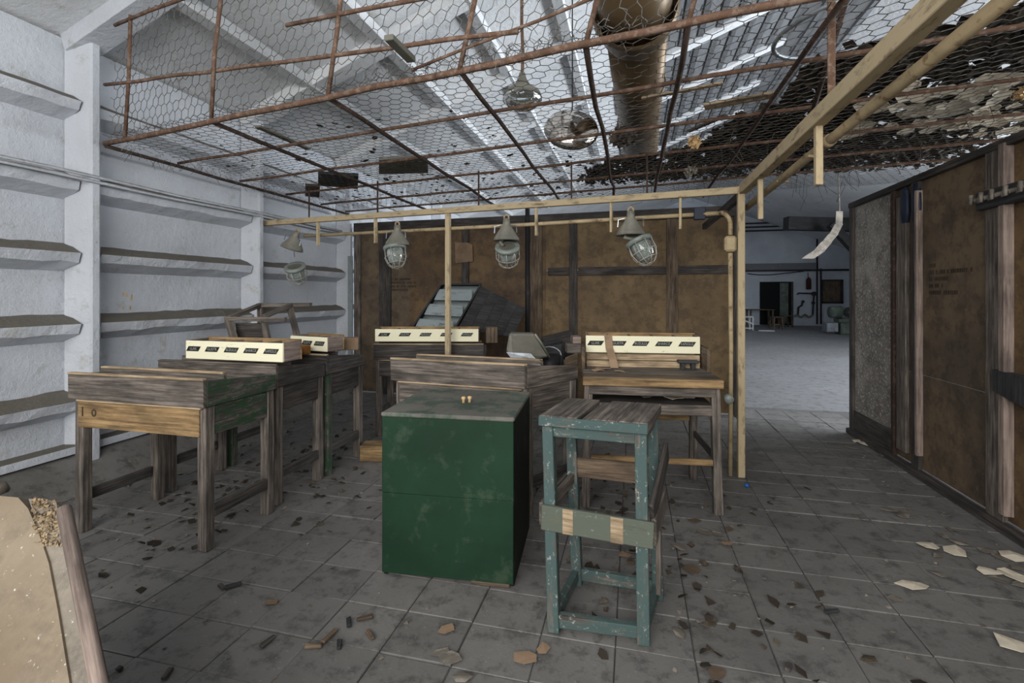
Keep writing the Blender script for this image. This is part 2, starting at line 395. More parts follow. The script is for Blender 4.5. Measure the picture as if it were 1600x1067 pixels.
# ------------------------------------------------------------------ right partition
wr = empty('wall_right', (0,0,0), 0, kind='structure')
RX = 2.15
def ry(px): k = (px-CX)/F_PX; d = FW + RT*k; return d.y/d.x*RX
ys = [ry(p) for p in (1332,1400,1448,1545,1600)] + [1.6,-.2,-2.5]
mats = ['hardboard_grey','hardboard_dark','hardboard_dark','hardboard','hardboard_dark','hardboard','hardboard_dark']
for a, b, mt in zip(ys[:-1], ys[1:], mats):
    for z0, z1 in ((.06,.78),(.785,2.29)) if a-b > .4 and mt != 'hardboard_grey' else ((.06,2.29),):
        MB().box((RX,b,z0), (RX+.03,a,z1)).build('panel', mt, wr)
def rb(px, wd, mt, z0=.05, z1=2.29, t=.03):
    y = ry(px); return bx('batten', mt, wr, (RX-t,y-wd/2,z0), (RX,y+wd/2,z1))
rb(1334,.06,'wood_dark'); rb(1400,.05,'rust_dark'); rb(1414,.14,'wood_grey',.12,2.2); rb(1436,.10,'wood_dark'); rb(1441,.03,'wood_pinkish',.16,2.2,.045)
rb(1562,.15,'wood_grey'); rb(1580,.05,'wood_pinkish',.1,2.29,.05)
for y in (1.75,.4,-1.0): bx('batten', 'wood_grey', wr, (RX-.03,y,.05), (RX,y+.14,2.29))
bx('top_rail', 'wood_dark', wr, (RX-.04,-2.5,2.27), (RX+.05,ys[0],2.32))
bx('floor_rail', 'wood_dark', wr, (RX-.06,-2.5,0), (RX+.03,ys[0],.05))
bx('kick_board', 'wood_dark', wr, (RX-.015,ys[1],.05), (RX,ys[0],.24))
MB().prism([(RX-.055,ry(1568),.95),(RX-.055,ry(1568),.82),(RX-.055,ry(1690),.72),(RX-.055,ry(1690),.93)][::-1], (.05,0,0)).build('latch_board', 'wood_black', wr)
for i, px in enumerate((1419,1437)):
    y = ry(px); MB().lathe([(0,-.15),(.04,-.14),(.055,-.05),(.05,.08),(.03,.14),(0,.15)], 10, Matrix.Translation((RX-.02,y,2.12)) @ Matrix.Diagonal((.5,1,1,1))).build('enamel_shade', 'blue_box', wr, smooth=True)
stencil(wr, Vector((RX-.001, ry(1452), 1.60)), Vector((0,-1,0)), Vector((0,0,1)), (6,22,10,8,14))
# coat rack
cr = empty('coat_rack', (RX-.03, ry(1575), 1.98), 0, 'dark wooden coat rack with pale hooks high on the right partition', 'coat rack')
bx('rack_board', 'wood_black', cr, (-.035,-.75,-.055), (0,.17,.055))
for y in (.12,.03,-.06,-.17,-.28):
    MB().tube([(-.035,y,.01),(-.075,y,0),(-.09,y,-.025),(-.085,y,.035)], [.014,.014,.016,.012], 7).build('hook', 'grey_scrap', cr, smooth=True)

# ------------------------------------------------------------------ far hall
YF = 24.4
wf = MB().box((-4.6,YF,0), (9.6,YF+.3,6.1)).build('wall_far', 'hall_white'); tag(wf, None, kind='structure')
whr = MB().box((9.4,-3,0), (9.7,YF,3.4)).build('wall_hall_right', 'hall_white'); tag(whr, None, kind='structure')
def fx(px): k = (px-CX)/F_PX; d = FW + RT*k; return d.x/d.y*YF
def fz(py, px=1245): k = (px-CX)/F_PX; d = FW + RT*k; return CAMH + (HY-py)/F_PX*(YF/d.y)
def fbox(name, mat, par, x0, x1, y0, y1, t0, t1):
    return MB().box((fx(x0),YF-t1,fz(y1)), (fx(x1),YF-t0,fz(y0))).build(name, mat, par)
dr = fbox('door_1', 'void', None, 1187,1238,440,508,0,.02); tag(dr, None, kind='structure')  # flat black slab paints the darkness of the unlit room beyond the doorway
fbox('door_leaf', 'machine_green', dr, 1218,1231,442,506,.02,.07)
fbox('door_frame', 'wood_dark', dr, 1236,1239,440,508,0,.06)
wn = fbox('window_1', 'wood_brown', None, 1284,1316,439,473,0,.02); tag(wn, None, kind='structure')
for a in ((1282,1285,438,474),(1313,1317,438,474),(1282,1317,437,440),(1282,1317,471,474)):
    fbox('window_frame', 'wood_black', wn, *a, .0,.06)
fbox('wall_band', 'roof_sheet', wf, 1120,1277,411,421,0,.08)
for y0, y1, a, b in ((421,424,1120,1326),(346,348,1120,1330),(352,354,1120,1330),(358,360,1120,1330)):
    fbox('cable_run', 'black_metal', wf, a,b,y0,y1,0,.1)
for a, y0, y1 in ((1275,330,506),(1281,420,506)):
    fbox('wall_pipe', 'black_metal', wf, a,a+2.2,y0,y1,.02,.08)
MB().tube([(fx(p),YF-.1,fz(q)) for p, q in ((1168,427),(1185,429),(1205,429),(1225,427),(1255,424))], .02, 5).build('slack_cable', 'black_metal', wf)
vp = empty('valve_pipework', (fx(1258),YF-.15,0), 0, 'dark wall pipework with round valves beside the far doorway', 'pipework')
def fp(p, q): return Vector((fx(p)-fx(1258), 0, fz(q)))
MB().tube([fp(1244,460),fp(1246,458),fp(1266,458.5)], .035, 6).build('tap_pipe', 'black_metal', vp)
MB().tube([fp(1252,472),fp(1251,477),fp(1246,480),fp(1245,492)], .04, 6).build('bent_pipe', 'black_metal', vp)
MB().tube([fp(1270,460),fp(1269,475),fp(1268,492)], .035, 6).build('riser_pipe', 'black_metal', vp)
for p, q, r_ in ((1270,459,.10),(1253,471,.06),(1269,473,.07)):
    MB().lathe([(0,-.03),(r_,-.03),(r_,.03),(0,.03)], 12, Matrix.Translation(fp(p,q)) @ Matrix.Rotation(math.pi/2,4,'X')).build('valve_wheel', 'black_metal', vp)
MB().tube([fp(1240,494),fp(1244,492),fp(1250,495),fp(1256,491),fp(1262,495),fp(1268,492)], .05, 6).build('hose_coil', 'grey_metal', vp)
ex = empty('fire_extinguisher', (fx(1262),YF-.14,fz(452)), 0, 'dark red extinguisher hanging on the far white wall', 'extinguisher')
MB().lathe([(0,0),(.10,0),(.10,.42),(.06,.5),(.03,.53),(0,.53)], 14).build('cylinder', 'dark_red', ex, smooth=True)
MB().tube([(0,.05,.53),(0,.1,.6),(0,.12,.75)], .015, 5).build('hanger', 'black_metal', ex)
def far_stool(px, py, label, h=.5):
    g = gp(px, py); s_ = empty('workshop_stool', (g.x,g.y,0), .2, label, 'stool', 'stools in the far hall')
    bx('seat', 'wood_brown', s_, (-.19,-.19,h-.04), (.19,.19,h))
    for a in (-.15,.15):
        for b in (-.15,.15): bm_('leg', 'wood_brown', s_, (a*1.2,b*1.2,0), (a,b,h-.04), .045, .045)
    for a in (-.16,.16): bm_('stretcher', 'wood_brown', s_, (-.16,a,.18), (.16,a,.18), .025, .04)
far_stool(1213, 514, 'brown wooden stool before the far doorway, nearer the table')
far_stool(1228, 511, 'brown wooden stool before the far doorway, nearer the wall pipes')
g = gp(1196, 509); t = empty('workshop_table', (g.x,g.y,0), .1, 'narrow wooden table in the far hall beside two stools', 'table')
bx('table_top', 'wood_brown', t, (-.75,-.3,.70), (.28,.3,.74))
for a in (-.7,.22):
    for b in (-.25,.25): bm_('leg', 'wood_brown', t, (a,b,0), (a,b,.70), .06, .06)
g = gp(1172, 516); t = empty('metal_stand', (g.x,g.y,0), .1, 'white metal frame stand at the edge of the far hall', 'stand')
for p, q in (((.1,0,0),(.1,0,.52)),((-.6,0,0),(-.6,0,.52)),((-.6,0,.52),(.1,0,.52)),((-.6,0,.08),(.1,0,.08)),((-.5,0,.5),(.1,0,.25)),((.1,.35,0),(.1,.35,.52)),((.1,0,.52),(.1,.35,.52))):
    bm_('bar', 'white_frame', t, p, q, .05, .05)
# lathe machine
g = gp(1311, 522); t = empty('lathe_machine', (g.x,g.y,0), .15, 'grey-green metal lathe standing in the far hall by the right partition', 'machine')
bx('pedestal', 'machine_green', t, (-.05,-.22,0), (1.1,.22,.42), bevel=.03)
bx('control_box', 'galvanised', t, (-.5,-.2,.08), (-.12,.15,.42), bevel=.02)
bx('bed', 'machine_green', t, (-.1,-.18,.42), (1.2,.18,.55), bevel=.02)
MB().lathe([(0,-.2),(.2,-.2),(.22,-.1),(.22,.15),(.12,.2),(0,.2)], 16, Matrix.Translation((-.1,0,.78)) @ Matrix.Rotation(math.pi/2,4,'Y')).build('headstock', 'machine_green', t, smooth=True)
bx('spindle_housing', 'machine_green', t, (.0,-.2,.55), (.5,.2,.95), bevel=.05)
MB().lathe([(.05,-.02),(.17,-.02),(.17,.02),(.05,.02)], 14, Matrix.Translation((.2,-.24,.78)) @ Matrix.Rotation(math.pi/2,4,'X')).build('handwheel', 'black_metal', t)
bx('carriage', 'galvanised', t, (.55,-.22,.55), (.85,.2,.72), bevel=.02)
MB().tube([(.8,0,.8),(1.2,0,.8)], .07, 10).build('tailstock', 'machine_green', t, smooth=True)
g = gp(1197, 517); MBB = MB().prism([(-.3,-.15,0),(.25,-.2,0),(.32,.1,0),(-.1,.2,0)], (0,0,.03)).build('white_sheet', 'white_frame'); MBB.location = (g.x,g.y,0)
tag(MBB, 'small white sheet lying on the far hall floor', 'sheet')
# dark ragged roof beam and peeling strip in the hall
hb = bm_('roof_beam', 'wood_black', ce, at(1228,349,17), at(1345,352,17), .35, .45)
bm_('roof_beam', 'wood_black', ce, at(1298,350,16), at(1340,395,16), .2, .25)
cv = [at(1312,330,8.5), at(1311,350,8.4), at(1303,365,8.3), at(1292,378,8.3), at(1280,392,8.3), at(1262,404,8.3)]
mb = MB()
for k in range(len(cv)-1):
    a, b = cv[k], cv[k+1]; wv = RT*(.06+.012*k)
    mb.prism([a-wv, a+wv, b+wv, b-wv], FW*.01)
mb.tube([cv[0], cv[0]+Vector((0,.05,.6)), Vector((cv[0].x,cv[0].y,roofz(cv[0].x)))], .012, 5)
tag(mb.build('hanging_strip', 'grey_scrap'), 'torn dusty strip hanging from the roof in the far doorway', 'debris strip')

# ------------------------------------------------------------------ cage: rebar grid + wire netting
NZ = 2.55
Q0, Q1 = Vector((-4.07,2.87,NZ)), Vector((.236,2.18,NZ))
qd = (Q1-Q0).normalized(); Q0 = Q0 + qd*.155
LEAN = Vector((.30,-.18,1.0))
def rail(px): return online(Q0, Q1, px)
QE = Q0 + qd*7.3
cage = empty('rebar_cage', (Q0.x,Q0.y,NZ), 0, 'rusty welded rebar grid carrying the wire netting overhead', 'rebar grid')
def bar(p, q, r=.011, mat='rust', bend=.012):
    n = max(2, int((q-p).length/.35)); pts = []
    for k in range(n+1):
        v = p.lerp(q, k/n) - cage.location
        if 0 < k < n: v += Vector((R.uniform(-bend,bend), R.uniform(-bend,bend), R.uniform(-bend,bend)*.25))
        pts.append(v)
    MB().tube(pts, r, 6).build('bar', mat, cage, smooth=True)
bar(Q0, QE, .018)
nodes = [195, 330, 512, 718, 915, 1075, 1330, 1700]
for px in nodes[:6]+[1335]:
    p = rail(px); k_ = 1.35
    while k_ > .3 and (p+LEAN*k_).z > roofz((p+LEAN*k_).x)-.22: k_ -= .03
    bar(p, p+LEAN*k_, .013)
for px in nodes[1:7]:
    p = rail(px); bar(p, Vector((p.x, 6.1, NZ)), .015, 'rust_dark')
p = rail(165); bar(Vector((p.x,p.y,NZ-.02)), Vector((p.x,6.1,NZ-.02)), .015, 'rust_dark')
for off in (.62, 1.32, 2.0, 2.65, 3.2):
    a = Q0 + Vector((0,off,.012)); b = QE + Vector((0,off,.012))
    bar(a, b, .012)
def rs(px, s): return rail(px) + LEAN*s
bar(rs(160,.41), rs(800,.12), .012); bar(rs(432,.45), rs(660,.38), .012); bar(rs(172,.78), rs(420,.80), .012)
bar(rs(640,.05), rs(930,.2), .008)
bar(at(1262,200,3.1), at(1322,0,2.3), .014, 'rust_dark')
# hex wire
def hexnet(fn, U, V, a, keep):
    mb = MB(); r = .0022
    dx = a*math.sqrt(3); dy = a*1.5
    nu, nv = int(U/dx)+1, int(V/dy)+1
    def seg(p, q):
        d = (q-p); L = d.length
        if L < 1e-6: return
        d /= L; ref = Vector((0,0,1)) if abs(d.z) < .9 else Vector((1,0,0))
        x = d.cross(ref).normalized(); y = x.cross(d); b = len(mb.v)
        for e in (p, q):
            for k in range(3):
                an = 2*math.pi*k/3; mb.v.append(tuple(e + x*(r*math.cos(an)) + y*(r*math.sin(an))))
        for k in range(3):
            k2 = (k+1) % 3; mb.face([b+k,b+k2,b+3+k2,b+3+k], [(0,0)]*4)
    cache = {}
    def P(u, v):
        key = (round(u,4), round(v,4))
        if key not in cache: cache[key] = fn(u + R.uniform(-.006,.006), v + R.uniform(-.006,.006))
        return cache[key]
    for j in range(nv):
        for i in range(nu):
            u0 = i*dx + (dx/2 if j % 2 else 0); v0 = j*dy
            if not keep(u0, v0): continue
            A = P(u0, v0); B = P(u0+dx/2, v0+a*.5); C = P(u0-dx/2, v0+a*.5); D = P(u0, v0-a)
            if R.random() > .03: seg(A, B)
            if R.random() > .03: seg(A, C)
            if R.random() > .03: seg(A, D)
    return mb
def ceil_fn(u, v):
    x = Q0.x+u; y0 = Q0.y + (x-Q0.x)*qd.y/qd.x
    return Vector((x, y0+v, NZ+.046 + .006*math.sin(x*2.3+1)*math.sin((y0+v)*2.1) + .002*math.sin(x*7)))
net = hexnet(lambda u, v: ceil_fn(u+.06, v), 7.2, 5.0, .045, lambda u, v: Q0.y+u*qd.y/qd.x+v < 6.1)
nt1 = net.build('wire_netting', 'wire', None, kind='stuff')
tag(nt1, 'sagging hexagonal wire netting stretched flat overhead across the rebar grid', 'wire netting')
def front_fn(u, v):
    return Q0 + qd*u + LEAN*v + Vector((.012*math.sin(u*5), .045+.012*math.sin(u*3.1+v*4), .02))
def under(u, v): p = front_fn(u, v); return p.z < roofz(p.x)-.26
net2 = hexnet(lambda u, v: front_fn(u, v+.05), 5.6, 1.35, .042, lambda u, v: under(u, v+.05))
tag(net2.build('wire_netting', 'wire', None, kind='stuff'), 'upright wire netting rising from the front rebar rail toward the roof', 'wire netting')
# ragged wire ends along the left wall edge
mb = MB()
for k in range(260):
    y = R.uniform(2.9,6.0); p = Vector((Q0.x+R.uniform(.07,.16), y, NZ+R.uniform(-.06,.03)))
    q = p+Vector((R.uniform(-.06,.06),R.uniform(-.06,.06),R.uniform(-.07,.01))); mb.tube([p,(p+q)/2+Vector((R.uniform(-.02,.02),0,.01)),q], .0016, 3, False)
for k in range(160):
    px = R.uniform(560,1000); p = rail(px)+Vector((R.uniform(-.05,.05),R.uniform(-.03,.03),R.uniform(-.02,.09)))
    q = p+Vector((R.uniform(-.07,.07),R.uniform(-.05,.05),R.uniform(-.05,.06))); mb.tube([p,(p+q)/2+Vector((R.uniform(-.02,.02),0,.02)),q], .0016, 3, False)
tag(mb.build('tangled_wire', 'wire', None, kind='stuff'), 'tangled broken wire ends along the edges of the netting', 'wire')

# ------------------------------------------------------------------ cream timber lamp frame
FL, FR, FZ = Vector((-4.1,4.645,0)), Vector((.80,4.05,0)), 2.20
fd = (FR-FL).normalized(); fn_ = Vector((fd.y,-fd.x,0))
def fr(px, z, off=0): q = online(FL, FR, px); q.z = z; return q + fn_*off
frame = empty('lamp_gantry', (FR.x,FR.y,0), 0, 'cream painted timber frame with tall corner post carrying the caged lamps', 'timber frame')
def fpart(name, p, q, a, b, mat='beam_cream', up=(0,0,1)):
    return bm_(name, mat, frame, Vector(p)-frame.location, Vector(q)-frame.location, a, b, up)
fpart('rail', FL+Vector((0,0,FZ)), FR+Vector((0,0,FZ)), .04, .055)
fpart('corner_post', FR, FR+Vector((0,0,FZ+.03)), .05, .05)
fpart('middle_post', fr(700,0), fr(700,FZ-.03), .045, .05)
fpart('side_beam', (FR.x+.01,FR.y-.02,FZ+.005), (FR.x+.03,-.6,FZ+.005), .055, .075)
fpart('side_beam', (FR.x+.01,FR.y+.02,FZ-.03), (FR.x-.02,5.9,FZ-.03), .045, .06, 'wood_dark')
for px in (497,587,838,955,1063):
    p = fr(px, FZ-.03, .0); fpart('tab', p, p-Vector((0,0,.25)), .04, .02, 'beam_cream', fd)
for y in (3.55, 2.5):
    fpart('tab', (FR.x+.02,y,FZ-.03), (FR.x+.02,y,FZ-.30), .03, .035)
hg = []
for px in (483,590,748,893,1011):
    p = fr(px, FZ+.02); q = Vector((p.x,p.y,NZ)); fpart('hanger_rod', p, q, .014, .014, 'rust_dark')
p = rail(1330); fpart('hanger_rod', (FR.x+.02,2.35,FZ+.045), (FR.x+.02,2.35,NZ+.8), .03, .012, 'rust')
# conduit pipe with elbow, junction box and valve
PZ = 2.04
pipe = empty('conduit_pipe', (FR.x-.06,FR.y+.0,0), 0, 'cream conduit pipe running under the frame rail and down beside the corner post', 'pipe')
def pl_(pts, r, name='pipe_run', n=10, mat='pipe_cream'):
    return MB().tube([Vector(p)-pipe.location for p in pts], r, n).build(name, mat, pipe, smooth=True)
a = fr(470,PZ,-.045); b = fr(1128,PZ,-.045); c_ = FR+fd*-.075
pl_([a, fr(800,PZ-.008,-.045), b], .017)
el = [b, fr(1135,PZ,-.03)] + [Vector((c_.x, c_.y, PZ)) + fd*(-.09+.09*math.sin(t)) + Vector((0,0,-.09+.09*math.cos(t))) for t in (.3,.7,1.1,1.57)]
pl_(el, .017, 'elbow'); pl_([el[-1], (c_.x,c_.y,1.86)], .017)
pl_([(c_.x,c_.y,1.72),(c_.x+.005,c_.y,1.0),(c_.x,c_.y,0)], .017)
MB().box((c_.x-.045-pipe.location.x,c_.y-.04-pipe.location.y,1.73), (c_.x+.04-pipe.location.x,c_.y+.04-pipe.location.y,1.85)).build('junction_box', 'pipe_cream', pipe, bevel=.015)
MB().lathe([(0,-.04),(.028,-.04),(.036,-.02),(.036,.02),(.028,.03),(0,.03)], 14, Matrix.Translation((c_.x-.02-pipe.location.x,c_.y-.04-pipe.location.y,.60)) @ Matrix.Rotation(math.pi/2,4,'X')).build('valve', 'lamp_ring', pipe, smooth=True)
p = fr(1093,PZ,-.045)-pipe.location; MB().box(p+Vector((-.045,-.02,-.045)), p+Vector((.045,.02,.055))).build('switch_box', 'blue_box', pipe, bevel=.006)
pp = empty('side_pipe', (FR.x+.1,3.9,0), 0, 'bare cream pipe running beside the frame toward the viewer', 'pipe')
MB().tube([Vector(q)-pp.location for q in ((FR.x+.06,4.15,2.08),(FR.x+.085,3.0,2.115),(FR.x+.11,2.0,2.14),(FR.x+.12,-.5,2.16))], .024, 10).build('pipe_run', 'pipe_cream', pp, smooth=True)
MB().tube([Vector(q)-pp.location for q in ((FR.x+.0935,2.62,2.123),(FR.x+.0945,2.57,2.125))], .030, 10).build('pipe_coupling', 'pipe_cream', pp, smooth=True)
for y in (3.3,2.75): bm_('pipe_clip', 'pipe_cream', pp, Vector((FR.x+.055,y,2.10))-pp.location, Vector((FR.x+.12,y,2.09))-pp.location, .02, .015)

# ------------------------------------------------------------------ caged lamps
def lamp(px, label, ax, az, hinge, open_=False, tilt=0):
    p = fr(px, PZ, -.02)
    L = empty('caged_lamp', p, 0, label, 'lamp', 'caged lamps on the conduit pipe')
    T = Matrix.Rotation(tilt,4,'Y')
    MB().lathe([(.022,.055),(.03,.05),(.035,.0),(.115,-.125),(.12,-.15),(.112,-.15),(.10,-.125),(.02,.0)], 22, T).build('hood', 'lamp_metal', L, smooth=True)
    MB().tube([T @ Vector(v) for v in ((-.022,0,.04),(-.02,0,.075),(0,0,.09),(.02,0,.075),(.022,0,.04))], .008, 7).build('lug', 'pipe_cream', L, smooth=True)
    for s_ in (-1,1): MB().tube([T @ Vector(v) for v in ((s_*.05,-.03,-.01),(s_*.10,-.03,-.02),(s_*.105,-.03,-.08))], .006, 5).build('clamp_bolt', 'galvanised', L)
    # glass body with flange and cage, swung open on its hinge
    G = Matrix.Translation(hinge) @ Matrix.Rotation(az,4,'Z') @ Matrix.Rotation(ax,4,'X')
    fl_ = MB().lathe([(.075,.0),(.11,.0),(.115,-.012),(.11,-.035),(.09,-.04),(.075,-.02),(.075,0)], 22, G).build('flange', 'lamp_ring', L, smooth=True)
    MB().lathe([(.078,-.0),(.082,-.03),(.082,-.10),(.07,-.15),(.04,-.18),(0,-.19)], 20, G).build('glass', 'glass', L, smooth=True)
    MB().lathe([(0,-.004),(.076,-.004)], 20, G).build('gasket', 'grey_metal', L)
    cg = empty('cage', (0,0,0)); bpy.data.objects.remove(cg)
    mb = MB()
    for k in range(8):
        a = 2*math.pi*k/8; c, s = math.cos(a), math.sin(a)
        mb.tube([G @ Vector((c*r_, s*r_, z)) for r_, z in ((.105,-.03),(.108,-.12),(.085,-.18),(.05,-.215),(.03,-.222))], .0035, 5)
    for r_, z in ((.108,-.115),(.086,-.18),(.032,-.222)):
        mb.tube([G @ Vector((r_*math.cos(2*math.pi*k/20), r_*math.sin(2*math.pi*k/20), z)) for k in range(21)], .0035, 5)
    mb.build('cage', 'cage_wire', L, smooth=True)
    if open_:
        MB().tube([T @ Vector((0,0,-.10)), Vector(hinge)+Vector((0,0,.1))], .003, 5).build('hanging_wire', 'black_metal', L)
    else:
        MB().tube([Vector((-.02,-.02,-.12)), Vector((-.05,-.03,-.17)), Vector(hinge)+Vector((-.03,-.02,0))], .018, 7).build('lamp_holder', 'lamp_metal', L, smooth=True)
    return L
lamp(460, 'leftmost caged lamp, its hood tilted and lens hanging below on a wire', .55, .2, (0,-.02,-.33), True, .35)
lamp(619, 'caged lamp second from the left, glass hanging down to the left before dark boards', -.25, .9, (-.02,-.02,-.16))
lamp(790, 'caged lamp third from the left, open rim facing up and outward', .62, .15, (.015,-.03,-.20))
lamp(985, 'rightmost caged lamp, wire basket swung out to the right', -.45, 1.2, (.06,-.02,-.19))

# ------------------------------------------------------------------ things hanging or lying above the netting
du = empty('ventilation_duct', (0,3.3,3.3), 0, 'large bronze-brown round ventilation duct running below the roof', 'duct')
MB().tube([(.02,.25,0),(.04,1.2,0),(.06,2.2,0),(.09,3.6,0)], .22, 28).build('duct_pipe', 'duct_bronze', du, smooth=True)
MB().lathe([(.27,-.0),(.285,.02),(.285,.05),(.25,.07),(.25,.22),(.225,.3)], 28, Matrix.Translation((.01,0,.0)) @ Matrix.Rotation(-math.pi/2,4,'X')).build('collar', 'duct_bronze', du, smooth=True)
MB().tube([(.01,.15,.0),(.0,-.1,.06),(-.02,-.3,.25),(-.03,-.38,.6),(-.03,-.4,1.4)], .245, 28).build('elbow', 'duct_bronze', du, smooth=True)
for y in (1.2,2.2): MB().tube([(.05+.222*math.cos(t), y, .222*math.sin(t)) for t in [2*math.pi*k/24 for k in range(25)]], .008, 6).build('seam_band', 'duct_bronze', du, smooth=True)
# glass pendant
p = at(816,150,3.4); pe = empty('pendant_lamp', p, 0, 'glass pendant lamp on a chain hanging above the netting', 'lamp')
MB().lathe([(.02,.16),(.03,.12),(.06,.07),(.12,.03),(.135,.0),(.125,0),(.1,.02),(.02,.05)], 20).build('cap', 'grey_metal', pe, smooth=True)
MB().lathe([(.13,0),(.14,-.03),(.10,-.075),(.05,-.10),(0,-.11)], 20).build('glass_bowl', 'clear_glass', pe, smooth=True)
MB().tube([(0,0,.15),(.005,0,.3),(-.004,0,.5),(.0,0,roofz(p.x)-p.z)], .012, 6).build('chain', 'rust', pe)
p = at(893,200,4.15); rf = empty('reflector_dish', p, 0, 'round shiny metal reflector dish hanging above the netting', 'reflector')
Tm = Matrix.Rotation(YAW,4,'Z') @ Matrix.Rotation(math.radians(62),4,'X')
MB().lathe([(0,.09),(.08,.083),(.16,.055),(.22,.01),(.235,-.02),(.225,-.02),(.15,.035),(0,.07)], 32, Tm).build('dish', 'mirror', rf, smooth=True)
MB().tube([(0,.05,0),(0,.06,.4),(0,.05,roofz(p.x)-p.z)], .006, 5).build('suspension_wire', 'black_metal', rf)
MB().lathe([(.03,-.02),(.045,-.08),(.05,-.14),(0,-.15)], 12, Tm).build('lamp_socket', 'grey_metal', rf, smooth=True)
# galvanised hoop
hc = at(1340,38,2.75)
tag(MB().tube([hc+Vector((.42*math.cos(t), .42*math.sin(t), .05*math.sin(t+1))) for t in [2*math.pi*k/40 for k in range(41)]], .014, 8).build('metal_hoop', 'galvanised', None, smooth=True),
    'large galvanised metal hoop lying on the netting by the cream beam', 'hoop')
def netz(p): return Vector((p.x,p.y,NZ+.035))
def onnet(px, py): return at(px, py, (NZ+.058-CAMH)*F_PX/(HY-py))
def slat(name, label, cat, a, b, wd, mat, th=.015):
    tag(bm_(name, mat, None, a+Vector((0,0,.012)), b+Vector((0,0,.012)), wd, th), label, cat)
slat('pale_stick', 'pale grey thin wooden slat lying on the netting beside the duct', 'slat', onnet(1003,157), onnet(1130,133), .03, 'wood_pale')
slat('bark_strip', 'broad flaking pale strip resting on the netting right of the duct', 'strip', onnet(1100,170), onnet(1215,150), .10, 'wood_pale')
slat('dark_stick', 'dark broken stick lying over the netting', 'stick', onnet(1075,208), onnet(1135,183), .04, 'wood_dark')
slat('lamp_tube_housing', 'narrow grey lamp housing with dark slot above the netting', 'lamp housing', onnet(607,62), onnet(643,97), .05, 'grey_metal', .03)
slat('dusty_strip', 'dusty grey strip lying on the netting at left', 'strip', onnet(402,200), onnet(482,235), .05, 'grey_scrap')
for nm, lb, q, mt in (('dark_board','dark board with slats lying on the netting above the left lamps',((497,273),(560,277),(559,297),(497,291)),'wood_black'),
                      ('broken_panel','grey broken lamp panel lying on the netting above the middle post',((592,252),(668,249),(669,272),(592,274)),'grey_metal'),
                      ('brown_scrap','small brown wooden scrap on the netting near the left lamps',((477,292),(500,293),(499,310),(477,308)),'wood_brown')):
    pts = [onnet(*c)+Vector((0,0,.01)) for c in q]
    tag(MB().prism(pts[::-1], (0,0,.03)).build(nm, mt), lb, 'board')
def lump(name, label, cat, p, r, mat, n=120):
    mb = MB()
    for k in range(n):
        d = Vector((R.gauss(0,1),R.gauss(0,1),R.gauss(0,.8))).normalized()*r*R.uniform(.5,1)
        c = p+d; a = [c+Vector((R.uniform(-1,1),R.uniform(-1,1),R.uniform(-1,1)))*r*.42 for _ in range(4)]
        b = len(mb.v); mb.v += [tuple(x) for x in a]
        for f in ((0,1,2),(0,2,3),(0,3,1),(1,3,2)): mb.face([b+i for i in f], [(0,0)]*3)
    tag(mb.build(name, mat), label, cat)
lump('foam_lump', 'bright yellow crumb of foam caught in the netting', 'foam', at(1085,222,(NZ-CAMH)*F_PX/238), .045, 'foam')
lump('bird_nest', 'brown twig nest resting on the netting beside the reflector dish', 'nest', onnet(972,244)+Vector((0,0,.16)), .10, 'leaf_dark')
lump('straw_clump', 'pale straw clump hanging from the netting above the rail', 'straw', at(1078,268,4.2), .05, 'grey_scrap', 50)
lump('moss_clump', 'round mossy brown clump in the netting at the right edge', 'moss', onnet(1596,165)+Vector((0,0,.075)), .045, 'foam', 60)
# leaf litter and rubble lying on the netting
mb = MB()
def clear_floor(x, y):                     # no litter inside legs or boxes
    for r_ in FEET:
        if (x-r_[0])**2+(y-r_[1])**2 < r_[2]**2: return False
    return True
FEET = []
def flake(mb, p, s, flat=.25):
    n = R.choice((3,4,5)); a0 = R.uniform(0,6.28); tl = (R.uniform(-flat,flat), R.uniform(-flat,flat)); pts = []
    for k in range(n):
        a = a0+2*math.pi*k/n; r_ = s*R.uniform(.5,1); x, y = r_*math.cos(a), r_*math.sin(a)
        pts.append(p+Vector((x,y,x*tl[0]+y*tl[1])))
    mb.prism(pts, (0,0,max(.002,s*.06)))
def inmass(x, y):
    if x > 3.1: return False
    edge = 5.05 - .95*x + .25*math.sin(x*5) if x < 1.0 else 3.3 - .6*(x-1.0)
    return y > max(edge, 1.9) and x > -.6
for k in range(9000):
    x = R.uniform(-.6,3.1); y = R.uniform(2.0,6.1)
    if not inmass(x, y): continue
    flake(mb, Vector((x,y,NZ+.19+abs(R.gauss(0,.03)))), R.uniform(.012,.055), .6)
for k in range(500):
    x = R.uniform(-3.9,-.3); y = R.uniform(4.6,6.1) if R.random() < .6 else R.uniform(3,6.1); any((onnet(*c_)-Vector((x,y,NZ+.035))).length < .32 for c_ in ((528,285),(512,282),(548,288),(630,262),(488,300),(440,217))) or flake(mb, Vector((x,y,NZ+.072+abs(R.gauss(0,.010)))), R.uniform(.01,.04), .2)
g_ = {}; st_ = .06  # bumpy ragged sheet added within the litter so light doesn't pass
for i in range(-10, 53):
    for k in range(32, 103):
        x, y = i*st_, k*st_
        if inmass(x, y) and y < 6.1: g_[(i,k)] = len(mb.v); mb.v.append((x+R.uniform(-.02,.02), y+R.uniform(-.02,.02), NZ+.22+R.uniform(0,.07)+.03*math.sin(x*4)*math.sin(y*5)))
for (i,k), a_ in list(g_.items()):
    q_ = [g_.get((i,k)), g_.get((i,k+1)), g_.get((i+1,k+1)), g_.get((i+1,k))]
    if None not in q_ and R.random() > .05: mb.face(q_, [(0,0)]*4)
tag(mb.build('leaf_litter', 'leaf_dark', None, kind='stuff'), 'dark leaf litter and rubble with an added light-blocking sheet, on the netting at right and back', 'litter')
mb = MB()
